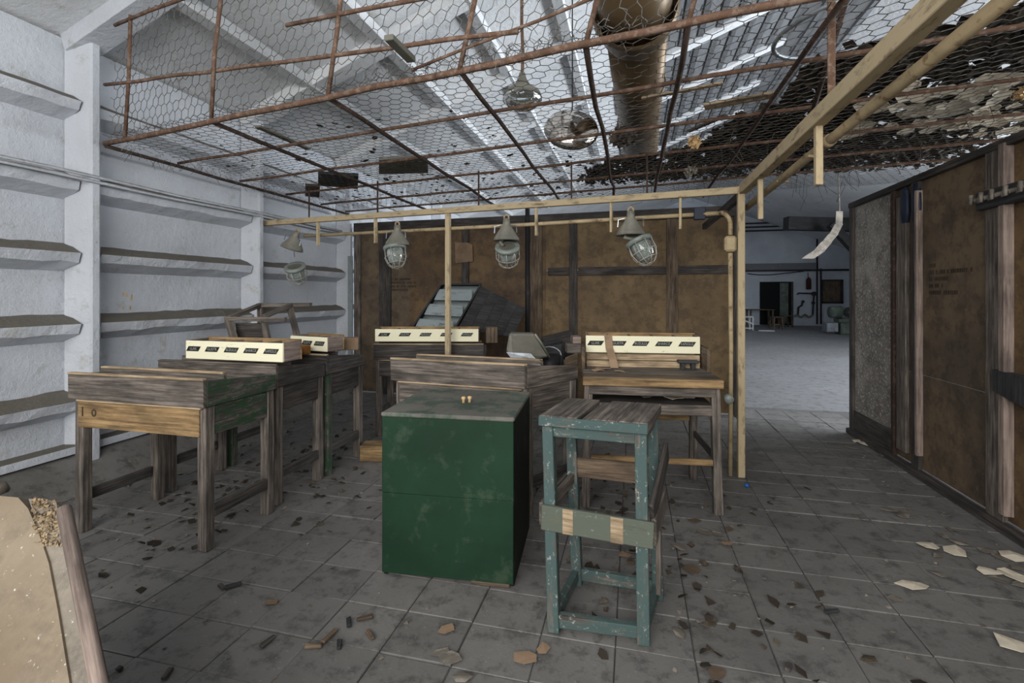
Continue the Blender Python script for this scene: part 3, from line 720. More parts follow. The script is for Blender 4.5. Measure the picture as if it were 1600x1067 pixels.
for k in range(70):
    p = Vector((R.uniform(.0,2.1), R.uniform(3.4,5.75), NZ-.04)); mb.tube([p, p+Vector((R.uniform(-.05,.05),R.uniform(-.05,.05),-R.uniform(.04,.16))), p+Vector((R.uniform(-.1,.1),R.uniform(-.1,.1),-R.uniform(.1,.24)))], .002, 3, False)
tag(mb.build('dangling_twigs', 'leaf_dark', None, kind='stuff'), 'thin twigs and roots dangling under the littered netting', 'twigs')
def scrap_mesh(s):
    mb = MB(); n = 6; pts = []
    for k in range(n):
        a = 2*math.pi*k/n + R.uniform(-.3,.3); r_ = s*R.uniform(.55,1); pts.append(Vector((r_*math.cos(a), r_*math.sin(a)*.7, R.uniform(0,s*.25))))
    c = Vector((0,0,s*R.uniform(.1,.35))); b = len(mb.v)
    mb.v += [tuple(p) for p in pts] + [tuple(c)] + [tuple(p-Vector((0,0,.004))) for p in pts] + [tuple(c-Vector((0,0,.004)))]
    for k in range(n):
        k2 = (k+1) % n
        mb.face([b+k,b+k2,b+n], [(0,0)]*3); mb.face([b+n+1+k2,b+n+1+k,b+2*n+1], [(0,0)]*3); mb.face([b+k2,b+k,b+n+1+k,b+n+1+k2], [(0,0)]*4)
    return mb
for px, py, s in ((1362,185,.14),(1375,168,.09),(1345,218,.12),(1325,222,.09),(1352,205,.08),(1440,165,.13),(1450,185,.10),(1478,195,.14),(1500,178,.12),(1520,163,.13),(1536,188,.12),(1497,207,.13),
                  (1462,205,.09),(1555,170,.1),(1560,205,.12),(1580,140,.12),(1545,140,.1),(1588,195,.1),(1415,190,.09),(1400,180,.08),(1520,205,.09),(1575,215,.1))+tuple((R.uniform(1380,1598),R.uniform(140,222),R.uniform(.04,.09)) for _ in range(40)):
    o = scrap_mesh(s).build('paper_scrap', 'paper'); o.location = onnet(px,py)+Vector((0,0,.012+.38*s)); o.rotation_euler = (R.uniform(-.5,-.3),R.uniform(-.1,.1),R.uniform(-.6,.6)); o.scale = (1,1,.6)
    tag(o, 'crumpled cream paper scrap caught in the netting above the right partition', 'paper', 'paper scraps in the netting')

# ------------------------------------------------------------------ work desks
def skewm(k): return Matrix(((1,k,0,0),(0,1,0,0),(0,0,1,0),(0,0,0,1)))
def desk(label, loc, rz, W, D, H, fm='wood_grey', am='wood_grey', sm='wood_grey', lm='wood_grey', edge='wood_pale', skew=0., stretch=True, tm='wood_dark', green_leg=False):
    t = empty('work_desk', loc, rz, label, 'desk', 'slant-topped work desks')
    K = skewm(skew); h1 = H-.145; h2 = h1-.165; hw = W/2
    P = lambda name, mat, lo, hi: MB().box(lo, hi, K, .0015).build(name, mat, t, bevel=.003)
    for sx in (-1,1):
        for k, y in enumerate((.0, D-.06)):
            x0 = sx*(hw-.012)-(.06 if sx > 0 else 0)
            P('leg', 'wood_greenstain' if (green_leg and k == 0) else lm, (x0,y+.005,0), (x0+.06,y+.06,h1 if k == 0 else h1+.02))
    P('front_board', fm, (-hw,-.026,h1), (hw,0,H))
    P('edge_strip', edge, (-hw,-.03,H), (hw,-.002,H+.012))
    P('front_apron', am, (-hw+.05,-.006,h2), (hw-.05,.016,h1-.012))
    P('ledge_strip', edge, (-hw+.05,-.018,h1-.012), (hw-.03,.0,h1))
    for sx in (-1,1):
        x = sx*hw - (.024 if sx > 0 else 0)
        pts = [K @ Vector(q) for q in ((x,0,h1),(x,D,h1+.0),(x,D,H-.05),(x,.0,H))]
        MB().prism(pts if sx < 0 else pts, K.to_3x3() @ Vector((.024,0,0))).build('side_board', sm, t, bevel=.003)
        xa = sx*(hw-.016)-(.02 if sx > 0 else 0)
        P('side_apron', sm if sx > 0 else fm, (xa,.06,h2), (xa+.02,D-.06,h1))
        if stretch: P('stretcher', 'wood_dark', (xa,.06,.17), (xa+.025,D-.06,.235))
    P('inner_ledge', fm, (-hw+.025,.135,H-.12), (hw-.025,.16,H+.012))
    P('inner_strip', edge, (-hw+.03,.132,H+.012), (hw-.03,.163,H+.024))
    P('slot_bottom', tm, (-hw+.025,.0,H-.13), (hw-.025,.135,H-.115))
    n = 3
    for k in range(n):
        y0 = .165+(D-.165)*k/n; y1 = .165+(D-.165)*(k+1)/n-.004
        z0 = H-.045-.05*(k/n); z1 = H-.045-.05*((k+1)/n)
        c = [(-hw+.025,y0,z0-.018),(hw-.025,y0,z0-.018),(hw-.025,y1,z1-.018),(-hw+.025,y1,z1-.018),(-hw+.025,y0,z0),(hw-.025,y0,z0),(hw-.025,y1,z1),(-hw+.025,y1,z1)]
        mb = MB(); mb.hexa([K @ Vector(q) for q in c], (W,.1,.018)); mb.build('top_plank', tm, t)
    P('back_rail', 'wood_dark', (-hw+.05,D-.03,h1-.06), (hw-.05,D-.008,h1+.04))
    return t
HA = .935
dA = desk('weathered work desk nearest the left wall, with yellow apron and green-stained side', (-2.72,2.15,0), 0, .97, .52, HA, 'wood_grey', 'wood_yellow', 'wood_greenstain')
dB = desk('dark grey work desk behind the yellow-aproned one, carrying a long cream crate', (-2.76,2.74,0), 0, .97, .50, .93, 'wood_grey', 'wood_dark', 'wood_dark', 'wood_grey', 'wood_grey')
dC = desk('dark work desk with a green-stained leg, third back along the left wall', (-2.76,3.29,0), 0, .97, .50, .93, 'wood_dark', 'wood_dark', 'wood_dark', 'wood_grey', 'wood_pale', green_leg=True)
dD = desk('dark work desk behind the middle post, carrying a cream crate', tuple((Vector((-2.48,4.33,0))+Vector((-1.44,4.587,0)))/2), math.radians(13.9), 1.08, .5, .905, 'wood_dark', 'wood_dark', 'wood_dark', 'wood_grey')
dE = desk('grey-brown work desk in the centre, directly behind the green cabinet', (-1.125,3.02,0), math.radians(-5.4), .97, .45, .955, 'wood_grey', 'wood_grey', 'wood_grey', 'wood_grey', skew=.5)
# "10" painted on the yellow apron
for ch, ox in (('1',-.40),('0',-.31)):
    mb = MB()
    if ch == '1': mb.box((ox,-.0085,.69), (ox+.008,-.006,.745))
    else:
        for k in range(10):
            a, b = 2*math.pi*k/10, 2*math.pi*(k+1)/10
            mb.prism([(ox+r_*math.cos(t_), -.006, .715+r_*1.2*math.sin(t_)) for t_, r_ in ((a,.010),(b,.010),(b,.019),(a,.019))], (0,-.002,0))
    mb.build('painted_digit', 'stencil', dA)

# desk facing the viewer at right
FLx, FRx = Vector((-.305,3.21,0)), Vector((.525,3.30,0))
fc = (FLx+FRx)/2; frz = math.atan2(FRx.y-FLx.y, FRx.x-FLx.x)
t = empty('open_desk', fc, frz, 'open-fronted wooden desk with shelf beside the cream post, carrying a labelled crate', 'desk')
hw, D, H = .425, .66, .865
for sx in (-1,1):
    x0 = sx*hw-(.055 if sx > 0 else 0)
    bm_('leg', 'wood_grey', t, (x0+.0275+sx*.02,.03,0), (x0+.0275,.03,H-.05), .055, .05); bx('leg', 'wood_grey', t, (x0,D-.06,0), (x0+.055,D-.01,H-.03))
    xs = sx*(hw-.01)-(.02 if sx > 0 else 0)
    bx('side_rail', 'wood_dark', t, (xs,.05,H-.12), (xs+.02,D-.06,H-.05)); bx('side_stretcher', 'wood_dark', t, (xs,.05,.33), (xs+.02,D-.06,.37))
    bx('end_board', 'wood_brown', t, (sx*(hw+.005)-.012,.30,H-.06), (sx*(hw+.005)+.012,D,H+.16))
for k in range(4):
    bx('top_plank', 'wood_grey' if k else 'wood_brown', t, (-hw-.01,-.01+.155*k,H-.028), (hw+.01,.14+.155*k,H), .002)
bx('front_edge', 'wood_yellow', t, (-hw-.012,-.035,H-.055), (hw+.012,-.012,H-.004))
bx('front_rail', 'wood_grey', t, (-hw+.03,.0,H-.12), (hw-.03,.02,H-.055)); bx('inner_rail', 'wood_brown', t, (-hw+.04,.34,H-.12), (hw-.04,.36,H-.03))
bx('shelf', 'wood_dark', t, (-hw+.03,.03,.675), (hw-.03,D-.06,.69)); bx('shelf_rail', 'wood_grey', t, (-hw+.04,.01,.625), (hw-.04,.03,.69))
bx('stretcher', 'wood_yellow', t, (-hw+.03,.01,.31), (hw-.03,.035,.345)); bx('stretcher', 'wood_yellow', t, (-hw+.03,D-.04,.44), (hw-.03,D-.015,.475))
for k in range(2): bx('back_plank', 'wood_pale', t, (-hw+.02,.44+.005*k,H+.0+.05*k), (hw-.02,.46+.005*k,H+.045+.05*k))
bx('small_block', 'wood_black', t, (.24,.36,H+.045), (.38,.43,H+.065)); 
for x in (.26,.33): bx('block_foot', 'wood_black', t, (x,.37,H), (x+.03,.42,H+.045))
deskF = t
# ------------------------------------------------------------------ labelled crates
WORDS = ('LLAK','GUSTR','BUZULLE','SHARCE','KAPSOLLE')
def text_mesh(s, size):
    cu = bpy.data.curves.new('lettering', 'FONT'); cu.body = s; cu.size = size; cu.align_x = 'CENTER'; cu.align_y = 'CENTER'
    o = bpy.data.objects.new('tmp', cu); col.objects.link(o); dg = bpy.context.evaluated_depsgraph_get()
    me = bpy.data.meshes.new_from_object(o.evaluated_get(dg)); bpy.data.objects.remove(o); return me
def crate(label, loc, rz, W, words=WORDS, H=.125, D=.16, bright='cream_paint', nosee=()):
    c = empty('labelled_crate', loc, rz, label, 'crate', 'cream crates with black labels')
    hw = W/2
    bx('front_board', bright, c, (-hw,-.014,0), (hw,0,H)); bx('back_board', 'wood_yellow', c, (-hw,D,.0), (hw,D+.014,H+.012))
    for sx in (-1,1): bx('end_board', 'wood_pinkish', c, (sx*hw-(.016 if sx > 0 else 0),0,0), (sx*hw+(.016 if sx < 0 else 0),D,H+.005))
    bx('bottom_board', 'wood_grey', c, (-hw+.016,0,0), (hw-.016,D,.012))
    n = len(words)
    for k in range(1, n): x = -hw+W*k/n; bx('divider', 'wood_pinkish', c, (x-.006,0,.012), (x+.006,D,H))
    for k, wd in enumerate(words):
        x = -hw+W*(k+.5)/n - .01; z = H*.56; s_ = .022
        lb = MB().prism([(x-.052-s_/2,-.0145,z-.017),(x+.052-s_/2,-.0145,z-.017),(x+.052+s_/2,-.0145,z+.017),(x-.052+s_/2,-.0145,z+.017)], (0,-.0012,0)).build('label_plate', 'label_black', c)
        me = text_mesh(wd, .026); me.materials.clear(); me.materials.append(M['lettering'])
        wdt = max((v.co.x for v in me.vertices), default=.05)*2
        o = bpy.data.objects.new('lettering', me); col.objects.link(o); o.parent = lb
        o.location = (x,-.0162,z); o.rotation_euler = (math.pi/2,0,0); o.scale = (min(1,.088/max(wdt,.01)),1,1)
    return c
# on desk B: front at pixels 255..447, seated on the front board and inner ledge
crate('long cream crate with five black labels, on the desk against the left wall', (-2.62,2.735,.9555), math.radians(-1), .80)
crate('cream crate with five black labels, partly hidden by the middle post', (-1.985,4.465,.934), math.radians(13.9), 1.02)
cF = crate('cream crate with five black labels, on the open desk by the corner post', tuple(deskF.matrix_basis @ Vector((0,.47,.968))), frz, .82)
crate('short cream crate end with one visible label, beside the orange box', (-2.50,3.36,.9555), math.radians(-14), .42, ('LLAK','GUSTR','KAPSOLLE'), .11, .15)
# paper strap over crate F
mbp = MB(); Mx = deskF.matrix_basis
pts = [(-.275,.445,1.10),(-.265,.45,1.0),(-.245,.36,.93),(-.235,.34,.872)]
for a, b in zip(pts[:-1], pts[1:]):
    a, b = Vector(a), Vector(b); mbp.prism([Mx@a, Mx@(a+Vector((.055,0,0))), Mx@(b+Vector((.055,0,0))), Mx@b], (0,-.003,0))
tag(mbp.build('paper_strip', 'cardboard'), 'brown paper strip hanging over the front of the open desk crate', 'paper')
bx_o = MB().box((-.055,-.04,0), (.05,.025,.065)).build('orange_box', 'orange_card', bevel=.003); bx_o.location = (-2.47,3.25,.943); bx_o.rotation_euler = (0,0,-.2)
tag(bx_o, 'small orange cardboard box between two cream crates', 'box')
b_ = MB().box((-.11,-.08,0), (.11,.08,.10)).build('cardboard_box', 'cardboard', bevel=.004); b_.location = (-2.40,3.70,.93); b_.rotation_euler = (0,.0,.5)
tag(b_, 'crushed brown cardboard box behind the short cream crate', 'box')

# ------------------------------------------------------------------ upturned stool frame on the left desk
us = empty('upturned_stool', (-2.62,3.12,.945), 0, 'upturned wooden stool frame lying on the desks by the left wall', 'stool')
def ul(name, p, q, a=.04, b=.035, mat='wood_grey'): bm_(name, mat, us, p, q, a, b)
o0 = us.location
q = lambda px, py, zc: at(px,py,zc)-o0
ul('leg', q(357,500,4.05), q(366,531,4.0), .05,.04); ul('leg', q(413,505,4.05), q(418,531,4.0), .05,.04)
ul('leg', q(452,478,4.35), q(466,530,4.3), .045,.04); ul('leg', q(407,478,4.45), q(408,530,4.45), .045,.04)
ul('rail', q(352,498,4.05), q(447,499,4.0)); ul('rail', q(402,477,4.45), q(486,476,4.35))
ul('rail', q(357,497,4.05), q(408,476,4.45)); ul('rail', q(411,495,4.05), q(454,477,4.35))
MB().prism([q(368,505,4.12),q(412,505,4.12),q(412,531,4.12),q(370,531,4.12)], FW*.012).build('side_panel', 'wood_dark', us)

# ------------------------------------------------------------------ green cabinet
gA, gB = Vector(at(597,900,2.416)), Vector(at(802,915,2.31)); gA.z = gB.z = 0
grz = math.atan2(gB.y-gA.y, gB.x-gA.x); gW = (gB-gA).length
gc = empty('green_cabinet', (gA+gB)/2, grz, 'green painted wooden cabinet with worn grey top in the foreground', 'cabinet')
H, D = .815, .62
bx('front_panel', 'green_paint', gc, (-gW/2,0,.02), (gW/2,.02,.4165), bevel=.002)
bx('front_panel', 'green_paint', gc, (-gW/2,0,.418), (gW/2,.02,H-.022), bevel=.002)
for sx in (-1,1): bx('side_panel', 'green_shaded_side', gc, (sx*gW/2-(.02 if sx > 0 else 0),.021,0), (sx*gW/2+(.02 if sx < 0 else 0),D,H-.022), bevel=.004)
bx('back_panel', 'green_shaded_side', gc, (-gW/2+.02,D-.02,.01), (gW/2-.02,D,H-.022))
bx('top_panel', 'green_top', gc, (-gW/2-.006,-.006,H-.022), (gW/2+.006,D+.004,H), bevel=.006)
bx('plinth_strip', 'wood_brown', gc, (.12,.004,0), (gW/2-.02,.018,.022))
for k, (x, y) in enumerate(((.015,.27),(.045,.285))):
    kn = MB().lathe([(0,0),(.008,0),(.008,.018),(.012,.022),(.012,.03),(.006,.034),(0,.034)], 12).build('brass_knob', 'foam', gc, smooth=True); kn.location = (x,y,H)

# ------------------------------------------------------------------ tall stool
st = empty('tall_stool', (0,0,0), 0, 'tall worn teal stool with plank seat and striped board across its legs', 'stool')
fl0, fr0 = gp(866,985), gp(1006,1004); bl0, br0 = gp(902,912), gp(1028,934)
SH = .875
def leg_top(px, py, z): return at(px, py, (CAMH-z)*F_PX/(py-HY))
flt, frt = leg_top(857,662,SH-.045), leg_top(1001,674,SH-.045)
dv = ((bl0-fl0)+(br0-fr0))/2; dv.z = 0
blt, brt = flt+dv*.93, frt+dv*.93; blt.z = brt.z = SH-.045
st.location = (fl0+fr0+bl0+br0)/4; so = st.location.copy()
def sp(name, mat, p, q_, a, b, up=(0,0,1)): return bm_(name, mat, st, Vector(p)-so, Vector(q_)-so, a, b, up)
sd = (frt-flt).normalized()
for p, q_, mt in ((fl0,flt,'wood_teal'),(fr0,frt,'wood_teal'),(bl0,blt,'wood_teal'),(br0,brt,'wood_teal')):
    sp('leg', mt, p, q_, .052, .048, sd)
def lerp(a, b, z): k = z/SH; return a.lerp(b, k)
legs = {'fl':(fl0,flt),'fr':(fr0,frt),'bl':(bl0,blt),'br':(br0,brt)}
def lz(k, z): a, b = legs[k]; return a.lerp(b, z/(b.z-a.z))
for a, b, zz, hh, mt, th in (('fl','fr',.045,.05,'wood_teal',.035),('bl','br',.05,.055,'wood_teal',.03),('fl','bl',.05,.05,'wood_teal',.03),('fr','br',.05,.05,'wood_teal',.03),
                     ('bl','br',.55,.095,'wood_brown',.02),('fl','bl',.50,.05,'wood_grey',.025),
                     ('fl','fr',SH-.065,.06,'wood_teal',.03),('bl','br',SH-.065,.06,'wood_grey',.03),('fl','bl',SH-.065,.06,'wood_grey',.03),('fr','br',SH-.065,.06,'wood_grey',.03)):
    sp('rail' if zz > .2 else 'stretcher', mt, lz(a,zz), lz(b,zz), th, hh)
fwd = -dv.normalized()*.032
a, b = lz('fl',.455)+fwd-sd*.03, lz('fr',.435)+fwd+sd*.05
sb = sp('striped_board', 'wood_olive', a, b, .02, .105)
for k0, k1 in ((.205,.30),(.635,.745)):
    p, q_ = a.lerp(b,k0)-so, a.lerp(b,k1)-so; off = -dv.normalized()*.0108
    MB().prism([p+off+Vector((0,0,-.052)), q_+off+Vector((0,0,-.052)), q_+off+Vector((0,0,.052)), p+off+Vector((0,0,.052))], -dv.normalized()*.0012).build('stripe', 'wood_pale', sb)
sp('side_board', 'wood_grey', lz('fr',.43)+sd*.045, lz('br',.45)+sd*.04, .02, .11); sp('side_board', 'wood_grey', lz('fl',.45)-sd*.045, lz('bl',.47)-sd*.035, .02, .10)
sp('broken_plank', 'wood_dark', lz('fr',.50)+sd*.04, lz('br',.66)+sd*.055+dv*.1, .02, .10)
sp('loose_lath', 'wood_grey', lz('fr',.40)+sd*.05+dv*.3, lz('fr',.14)+sd*.045+dv*.3, .02, .03, dv)
# seat planks run front to back
sA, sB = flt+(-dv.normalized())*.035-sd*.03, frt+(-dv.normalized())*.035+sd*.035
cuts = [0,.36,.385,.47,.49,.735,.74,1]
for k in range(0, len(cuts), 2):
    p = sA.lerp(sB,cuts[k]); q_ = sA.lerp(sB,cuts[k+1]); e = dv*1.16
    zt = SH+R.uniform(-.002,.002)-(.012 if k == 2 else 0)
    c = [Vector((v.x,v.y,z)) for z in (SH-.045,zt) for v in (p,q_,q_+e,p+e)]
    mb = MB(); mb.hexa([x-so for x in c], ((q_-p).length, e.length, .045)); mb.build('seat_plank', 'wood_grey', st, bevel=.003)
tag(sp('seat_edge', 'wood_teal', sA+Vector((0,0,.02))+fwd*.1, sB+Vector((0,0,.02))+fwd*.1, .012, .042), None)

# ------------------------------------------------------------------ tilted shelf cabinet behind the crates
sc_ = empty('shelf_cabinet', (0,0,0), 0, 'dark wooden cabinet with blue-grey shelves, tipped over against the back partition', 'cabinet')
base = at(735,531,5.1); sc_.location = base
ru = (RT*.0 + Vector((0,0,1)))
ang = math.radians(38)
ex_ = (RT*math.cos(ang) + Vector((0,0,-math.sin(ang)))).normalized(); ez_ = (RT*math.sin(ang)+Vector((0,0,math.cos(ang)))).normalized()
# open face (shelves) shown as a parallelogram: up-right axis u, horizontal axis RT
pA, pB, pC, pD = [at(*c)-base for c in ((638,522,5.15),(690,445,5.15),(749,445,5.05),(700,528,5.05))]
dp = FW*.38 + Vector((0,0,-.02))
def quadbox(name, mat, pts, off): MB().prism(pts, off).build(name, mat, sc_, bevel=.003)
e1 = (pB-pA).normalized(); e2 = (pD-pA).normalized()
quadbox('back_board', 'blue_grey_paint', [v+dp*.55 for v in (pA,pD,pC,pB)], FW*.02)
for a, b in ((pA,pB),(pB,pC),(pC,pD),(pD,pA)):
    mb = MB(); mb.prism([a, b, b+dp*.55, a+dp*.55], ((pA+pB+pC+pD)/4-(a+b)/2).normalized()*-.02); mb.build('frame_board', 'wood_black', sc_)
for k in (.10,.40,.70):
    a, b = pA.lerp(pB,k+.06), pD.lerp(pC,k+.06); hgt = Vector((0,0,.135))
    MB().prism([a-hgt*.25+dp*.06, b-hgt*.25+dp*.06, b+hgt*.62+dp*.10, a+hgt*.62+RT*.05+dp*.10], FW*.02).build('shelf_front', 'blue_grey_paint', sc_, bevel=.003)
s1, s2, s3, s4 = [at(*c)-base for c in ((752,447,5.0),(822,482,5.3),(802,524,5.3),(716,510,5.0))]
s3b = at(760,531,5.1)-base
n_ = 5
for k in range(n_):
    a, b = s1.lerp(s2,k/n_), s1.lerp(s2,(k+.97)/n_); c, d = s4.lerp(s3,(k+.97)/n_), s4.lerp(s3,k/n_)
    MB().prism([a,b,c+Vector((0,0,-.02)),d+Vector((0,0,-.02))][::-1], FW*.02).build('side_plank', 'wood_black', sc_, bevel=.002)
# small brown box beside the crate, dark bin, grey hood, stacked dark boxes
b_ = MB().box((-.06,-.06,0), (.06,.06,.16)).build('wooden_block', 'wood_brown', bevel=.004); b_.location = at(768,535,5.0); b_.rotation_euler = (0,0,.3)
tag(b_, 'small brown wooden block right of the crate behind the middle post', 'block')
gh = empty('metal_hood', at(822,560,3.34), .0, 'grey painted sheet metal hood lying on its side on the centre desk', 'hood'); ho = gh.location
hp = [at(*c)-ho for c in ((796,521,3.34),(836,522,3.34),(858,558,3.42),(838,561,3.28),(800,560,3.28),(791,550,3.30))]
MB().prism(hp[:3]+hp[3:], FW*.16).build('shell', 'grey_metal', gh, bevel=.012)
MB().tube([at(836,522,3.33)-ho, at(846,536,3.36)-ho, at(859,559,3.42)-ho], .008, 6).build('rim', 'lamp_metal', gh, smooth=True)
MB().prism([at(*c)-ho for c in ((791,550,3.295),(829,552,3.275),(838,561,3.27),(800,561,3.27))], FW*-.01).build('lip', 'galvanised', gh)
def darkbox(label, pts, depth, mat='wood_black', name='dark_box'):
    c = pts[0]; e = empty(name, at(*c), 0, label, 'box'); o_ = e.location
    P_ = [at(*p)-o_ for p in pts]; dpv = FW*depth; nb = len(P_)
    MB().prism(P_, FW*.02).build('front', mat, e, bevel=.003)
    MB().prism([p+dpv for p in P_], FW*-.02).build('back', mat, e)
    for i in range(nb):
        a, b = P_[i], P_[(i+1) % nb]; MB().prism([a,b,b+dpv,a+dpv], ((a+b)/2-sum(P_,Vector())/nb).normalized()*-.015).build('side', mat, e)
darkbox('low dark wooden box behind the grey hood', ((848,540,4.0),(880,533,4.0),(881,580,4.0),(850,580,4.0)), .3)
darkbox('dark flat box leaning behind the centre desk toward the open desk', ((850,532,4.4),(896,521,4.4),(897,560,4.4),(850,565,4.4)), .4, 'wood_dark')
for k, (lb, mt, y0, y1) in enumerate((('brown block stacked at the left end of the open desk crate, topmost','wood_pinkish',526,537),('grey-brown block under the topmost one by the open desk crate','wood_grey',538,552))):
    e = MB().prism([at(886+9*(1-k),y1,3.75),at(908,y1,3.72),at(908,y0,3.72),at(886+9*(1-k),y0,3.75)], FW*.15).build('wooden_block', mt, bevel=.003); tag(e, lb, 'block')
e = MB().prism([at(884,560,3.42),at(903,552,3.52),at(903,570,3.52),at(884,576,3.42)][::-1], FW*.05).build('slanted_board', 'wood_brown', bevel=.003); tag(e, 'short brown board slanting at the left end of the open desk', 'board')
bk = empty('tin_bucket', at(858,590,3.6), 0, 'dark tin bucket with wire handle behind the centre desk', 'bucket')
MB().lathe([(0,0),(.07,0),(.09,.17),(.085,.17),(.066,.01)], 18).build('bucket_body', 'black_metal', bk, smooth=True)
MB().tube([(.09*math.cos(t_),0,.17+.06*math.sin(t_)) for t_ in [math.pi*k/8 for k in range(9)]], .004, 5).build('handle', 'galvanised', bk)
tb = MB().prism([gp(562,721)+Vector((0,0,0)), gp(604,722), gp(604,722)+Vector((0,0,.13)), gp(562,721)+Vector((0,0,.13))], FW*.16).build('plank_box', 'wood_yellow', bevel=.004)
tag(tb, 'low yellow-brown plank box on the floor between the desks', 'box')

# ------------------------------------------------------------------ foreground chipboard panel, lower left
cp = empty('chipboard_panel', (0,0,0), 0, 'weathered yellow chipboard panel with broken corner leaning in the lower left foreground', 'panel')
c1 = at(84,782,1.50); c2 = at(140,1075,1.22); dn = (c2-c1); cp.location = c1; co = c1.copy()
foot = c1 + dn*(c1.z/(-dn.z)*.999)
tl = at(-260,752,1.62); lv = tl-c1
nrm = dn.cross(lv).normalized()
if nrm.dot(-c1) < 0: nrm = -nrm
P0 = Vector((0,0,0)); ed = foot-co
strip = .085
wv = lv.normalized()
top = [P0+wv*.075+ed*.10, P0+wv*.10+ed*.03, P0+wv*.13+ed*.0, P0+lv, P0+lv+ed, P0+ed+wv*.062, P0+ed*.6+wv*.06, P0+ed*.3+wv*.055, P0+ed*.18+wv*.058]
MB().prism(top, -nrm*.035).build('board_face', 'chipboard', cp)
raw = [P0, P0+wv*.10, P0+ed*.16+wv*.07, P0+ed*.3+wv*.08, P0+ed*.62+wv*.086, P0+ed+wv*.085, P0+ed]
MB().prism([p-nrm*.008 for p in raw], -nrm*.02).build('bare_edge', 'chip_dirty', cp)
mb = MB()
for k in range(420):
    c = ed*R.uniform(.0,.13)+wv*R.uniform(.0,.085)-nrm*R.uniform(-.004,.02); a = [c+Vector((R.uniform(-1,1),R.uniform(-1,1),R.uniform(-1,1)))*.008 for _ in range(4)]
    b = len(mb.v); mb.v += [tuple(x) for x in a]
    for f in ((0,1,2),(0,2,3),(0,3,1),(1,3,2)): mb.face([b+i for i in f], [(0,0)]*3)
mb.build('crumbled_corner', 'chip_raw', cp)
MB().tube([P0-wv*.022+ed*.02-nrm*.01, P0-wv*.024+ed*.5-nrm*.008, P0-wv*.022+ed], .019, 8).build('edge_batten', 'wood_pinkish', cp, smooth=True)
o = scrap_mesh(.07).build('stone_lump', 'grey_scrap', cp); o.location = lv*.42+nrm*.0+Vector((0,0,-.005)); o.scale = (1.2,1.2,1.2)
MB().lathe([(0,.03),(.05,.025),(.06,0),(0,-.01)], 10, Matrix.Translation(lv*.30+Vector((0,0,.0)))).build('stone_lump', 'chip_dirty', cp, smooth=True)

# ------------------------------------------------------------------ litter on the floor
def scrap(px, py, s, mat, name, label, cat, group):
    o = scrap_mesh(s).build(name, mat); g = gp(px, py); o.location = (g.x,g.y,.005); o.rotation_euler = (0,0,R.uniform(0,6)); o.scale = (1,1,.55) if name == 'paper_scrap' else (.8,.8,.3); tag(o, label, cat, group)
for px, py, s in ((1340,690,.09),(1352,694,.09),(1375,703,.07),(1330,700,.06),(1380,712,.06),(1385,797,.06),(1410,806,.06),(1410,798,.03),(1484,828,.04),(1474,838,.04),(1450,855,.08),(1492,862,.09),(1500,850,.05),(1465,868,.04),
                  (1540,862,.05),(1558,870,.05),(1567,875,.04),(1585,873,.11),(1543,895,.07),(1577,900,.10),(1560,908,.05),(1590,888,.05),(1463,897,.05),(1430,917,.10),(1400,937,.04),(1585,1013,.09),(1595,915,.05)):
    scrap(px, py, s, 'paper' if s > .06 else 'grey_scrap', 'paper_scrap', 'pale torn paper scrap on the floor along the right partition', 'paper', 'paper scraps along the right partition')
for px, py, s in ((975,868,.06),(985,880,.05),(1060,855,.07),(1100,832,.07),(1120,835,.06),(1080,890,.08),(1140,828,.05),(1085,815,.06),(1135,850,.07),(940,812,.06),(700,985,.06),(690,1022,.07),(705,1030,.08),(720,1060,.06),(820,1030,.08),(850,1015,.05),(1060,990,.06),(1120,1055,.06)):
    scrap(px, py, s, R.choice(('cardboard','wood_brown','grey_scrap')), 'wood_chip', 'brown splintered chip on the floor around the stool and cabinet', 'wood chip', 'wood chips around the stool')
for px, py, l in ((425,943,.07),(418,1005,.09),(490,1012,.09),(515,997,.11),(545,975,.08),(570,968,.09),(578,995,.08),(530,1010,.07),(262,1055,.07),(187,1048,.03),(365,917,.09),(346,918,.06),(1300,958,.09),(1232,1045,.06)):
    g = gp(px,py); a = R.uniform(0,3.1); d = Vector((math.cos(a),math.sin(a),0))*l/2
    o = MB().beam(-d*.75, d*.75, .019, .013, j=.003).build('wood_offcut', R.choice(('wood_dark','wood_black','wood_brown')), bevel=.003); o.location = (g.x,g.y,.008)
    tag(o, 'small dark wood offcut on the open floor before the desks', 'wood offcut', 'wood offcuts on the floor')
o = MB().lathe([(0,0),(.016,0),(.016,.016),(.012,.02),(0,.02)], 12).build('bottle_cap', 'blue_cap', smooth=True); g = gp(1167,760); o.location = (g.x,g.y,0); tag(o, 'tiny blue plastic cap on the floor near the corner post', 'bottle cap')
bpy.context.view_layer.update()
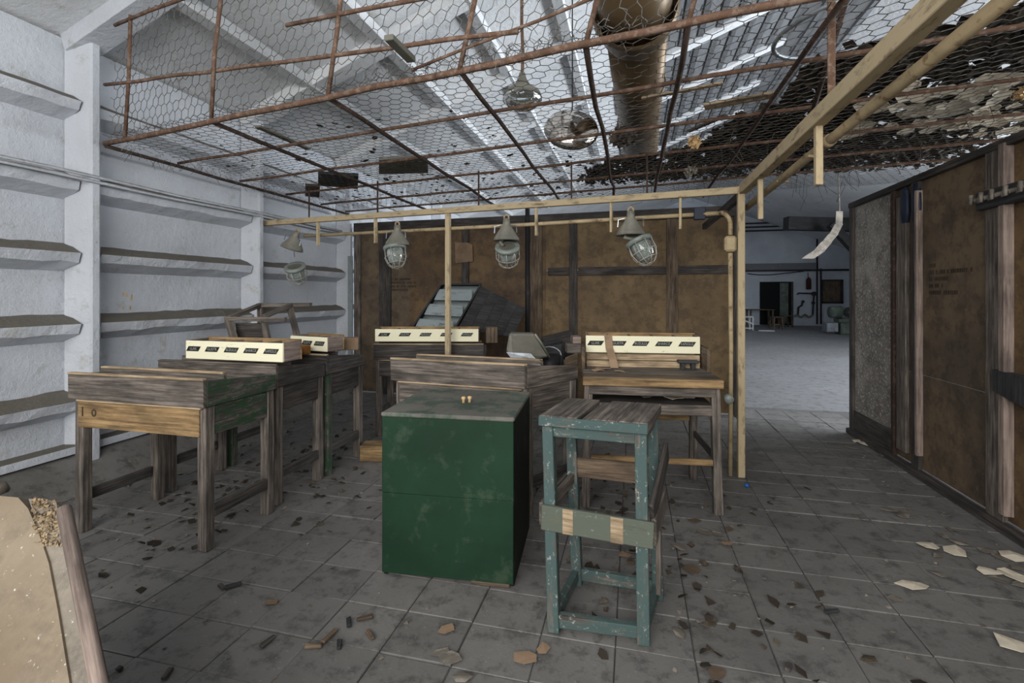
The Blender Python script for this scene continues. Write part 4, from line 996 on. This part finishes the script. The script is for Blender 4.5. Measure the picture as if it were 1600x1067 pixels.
for o in list(col.objects):
    if o.type == 'MESH' and o.parent and o.name.split('.')[0] in ('leg','corner_post','middle_post','stretcher','pipe_run','side_panel','front_panel','back_panel','plinth_strip'):
        ws = [o.matrix_world @ Vector(c) for c in o.bound_box]
        if min(v.z for v in ws) > .06: continue
        n_ = max(1, int(max((a-b).length for a in ws for b in ws if abs(a.z-b.z) < .02)/.05))
        lo = [v for v in ws]; xs = [v.x for v in lo]; ysv = [v.y for v in lo]
        if o.name.split('.')[0] in ('leg','corner_post','middle_post','pipe_run'):
            v = min((o.matrix_world @ m_.co for m_ in o.data.vertices), key=lambda q_: q_.z)
            FEET.append((v.x, v.y, .10))
        else:
            for i in range(n_+1): FEET.append((min(xs)+(max(xs)-min(xs))*i/n_, min(ysv)+(max(ysv)-min(ysv))*i/n_, .09))
gx, gy = gc.location.x, gc.location.y
FEET += [(gx+.04,gy+.31,.50), (tb.data.vertices[0].co.x+.15, tb.data.vertices[0].co.y+.1, .25)]
mb = MB()
for k in range(2600):
    x = R.uniform(-3.7,2.0); y = R.uniform(.9,5.95)
    dens = .25 + (.75 if (x > 1.7 or (-.9 < x < .7 and 2.4 < y < 4.2) or x < -2.2) else 0)
    if R.random() > dens or not clear_floor(x, y): continue
    flake(mb, Vector((x,y,.001)), R.uniform(.004,.016), .3)
tag(mb.build('floor_grit', 'grey_scrap', None, kind='stuff'), 'fine grit and crumbs scattered over the floor', 'grit')
mb = MB()
for k in range(500):
    c = R.choice(((-.1,3.5,.5,.35),(-2.7,2.6,.5,.7),(-2.6,3.6,.45,.5),(.1,2.35,.35,.25),(-1.9,5.2,.8,.5)))
    x, y = max(-3.6,R.gauss(c[0],c[2])), min(5.9,R.gauss(c[1],c[3]))
    if clear_floor(x, y): flake(mb, Vector((x,y,.004)), R.uniform(.015,.04), .5)
tag(mb.build('dark_leaf_litter', 'leaf_dark', None, kind='stuff'), 'dark dry leaves and scraps on the floor under the desks', 'litter')
# papers on the shelf of the open desk
for x, y, s in ((.18,.2,.07),(.28,.25,.08),(.10,.3,.07),(.0,.22,.08),(-.1,.28,.06)):
    o = scrap_mesh(s).build('shelf_paper', 'paper' if x > .1 else 'grey_scrap'); o.location = deskF.matrix_basis @ Vector((x,y,.695)); tag(o, 'crumpled paper lying on the shelf of the open desk', 'paper', 'papers on the desk shelf')
for x, y, s in ((-.30,.30,.07),(-.33,.22,.05),(-.17,.2,.05)):
    o = scrap_mesh(s).build('paper_scrap', 'cardboard'); o.location = deskF.matrix_basis @ Vector((x,y,.868)); tag(o, 'brown torn paper on the left end of the open desk top', 'paper', 'brown papers on the open desk')
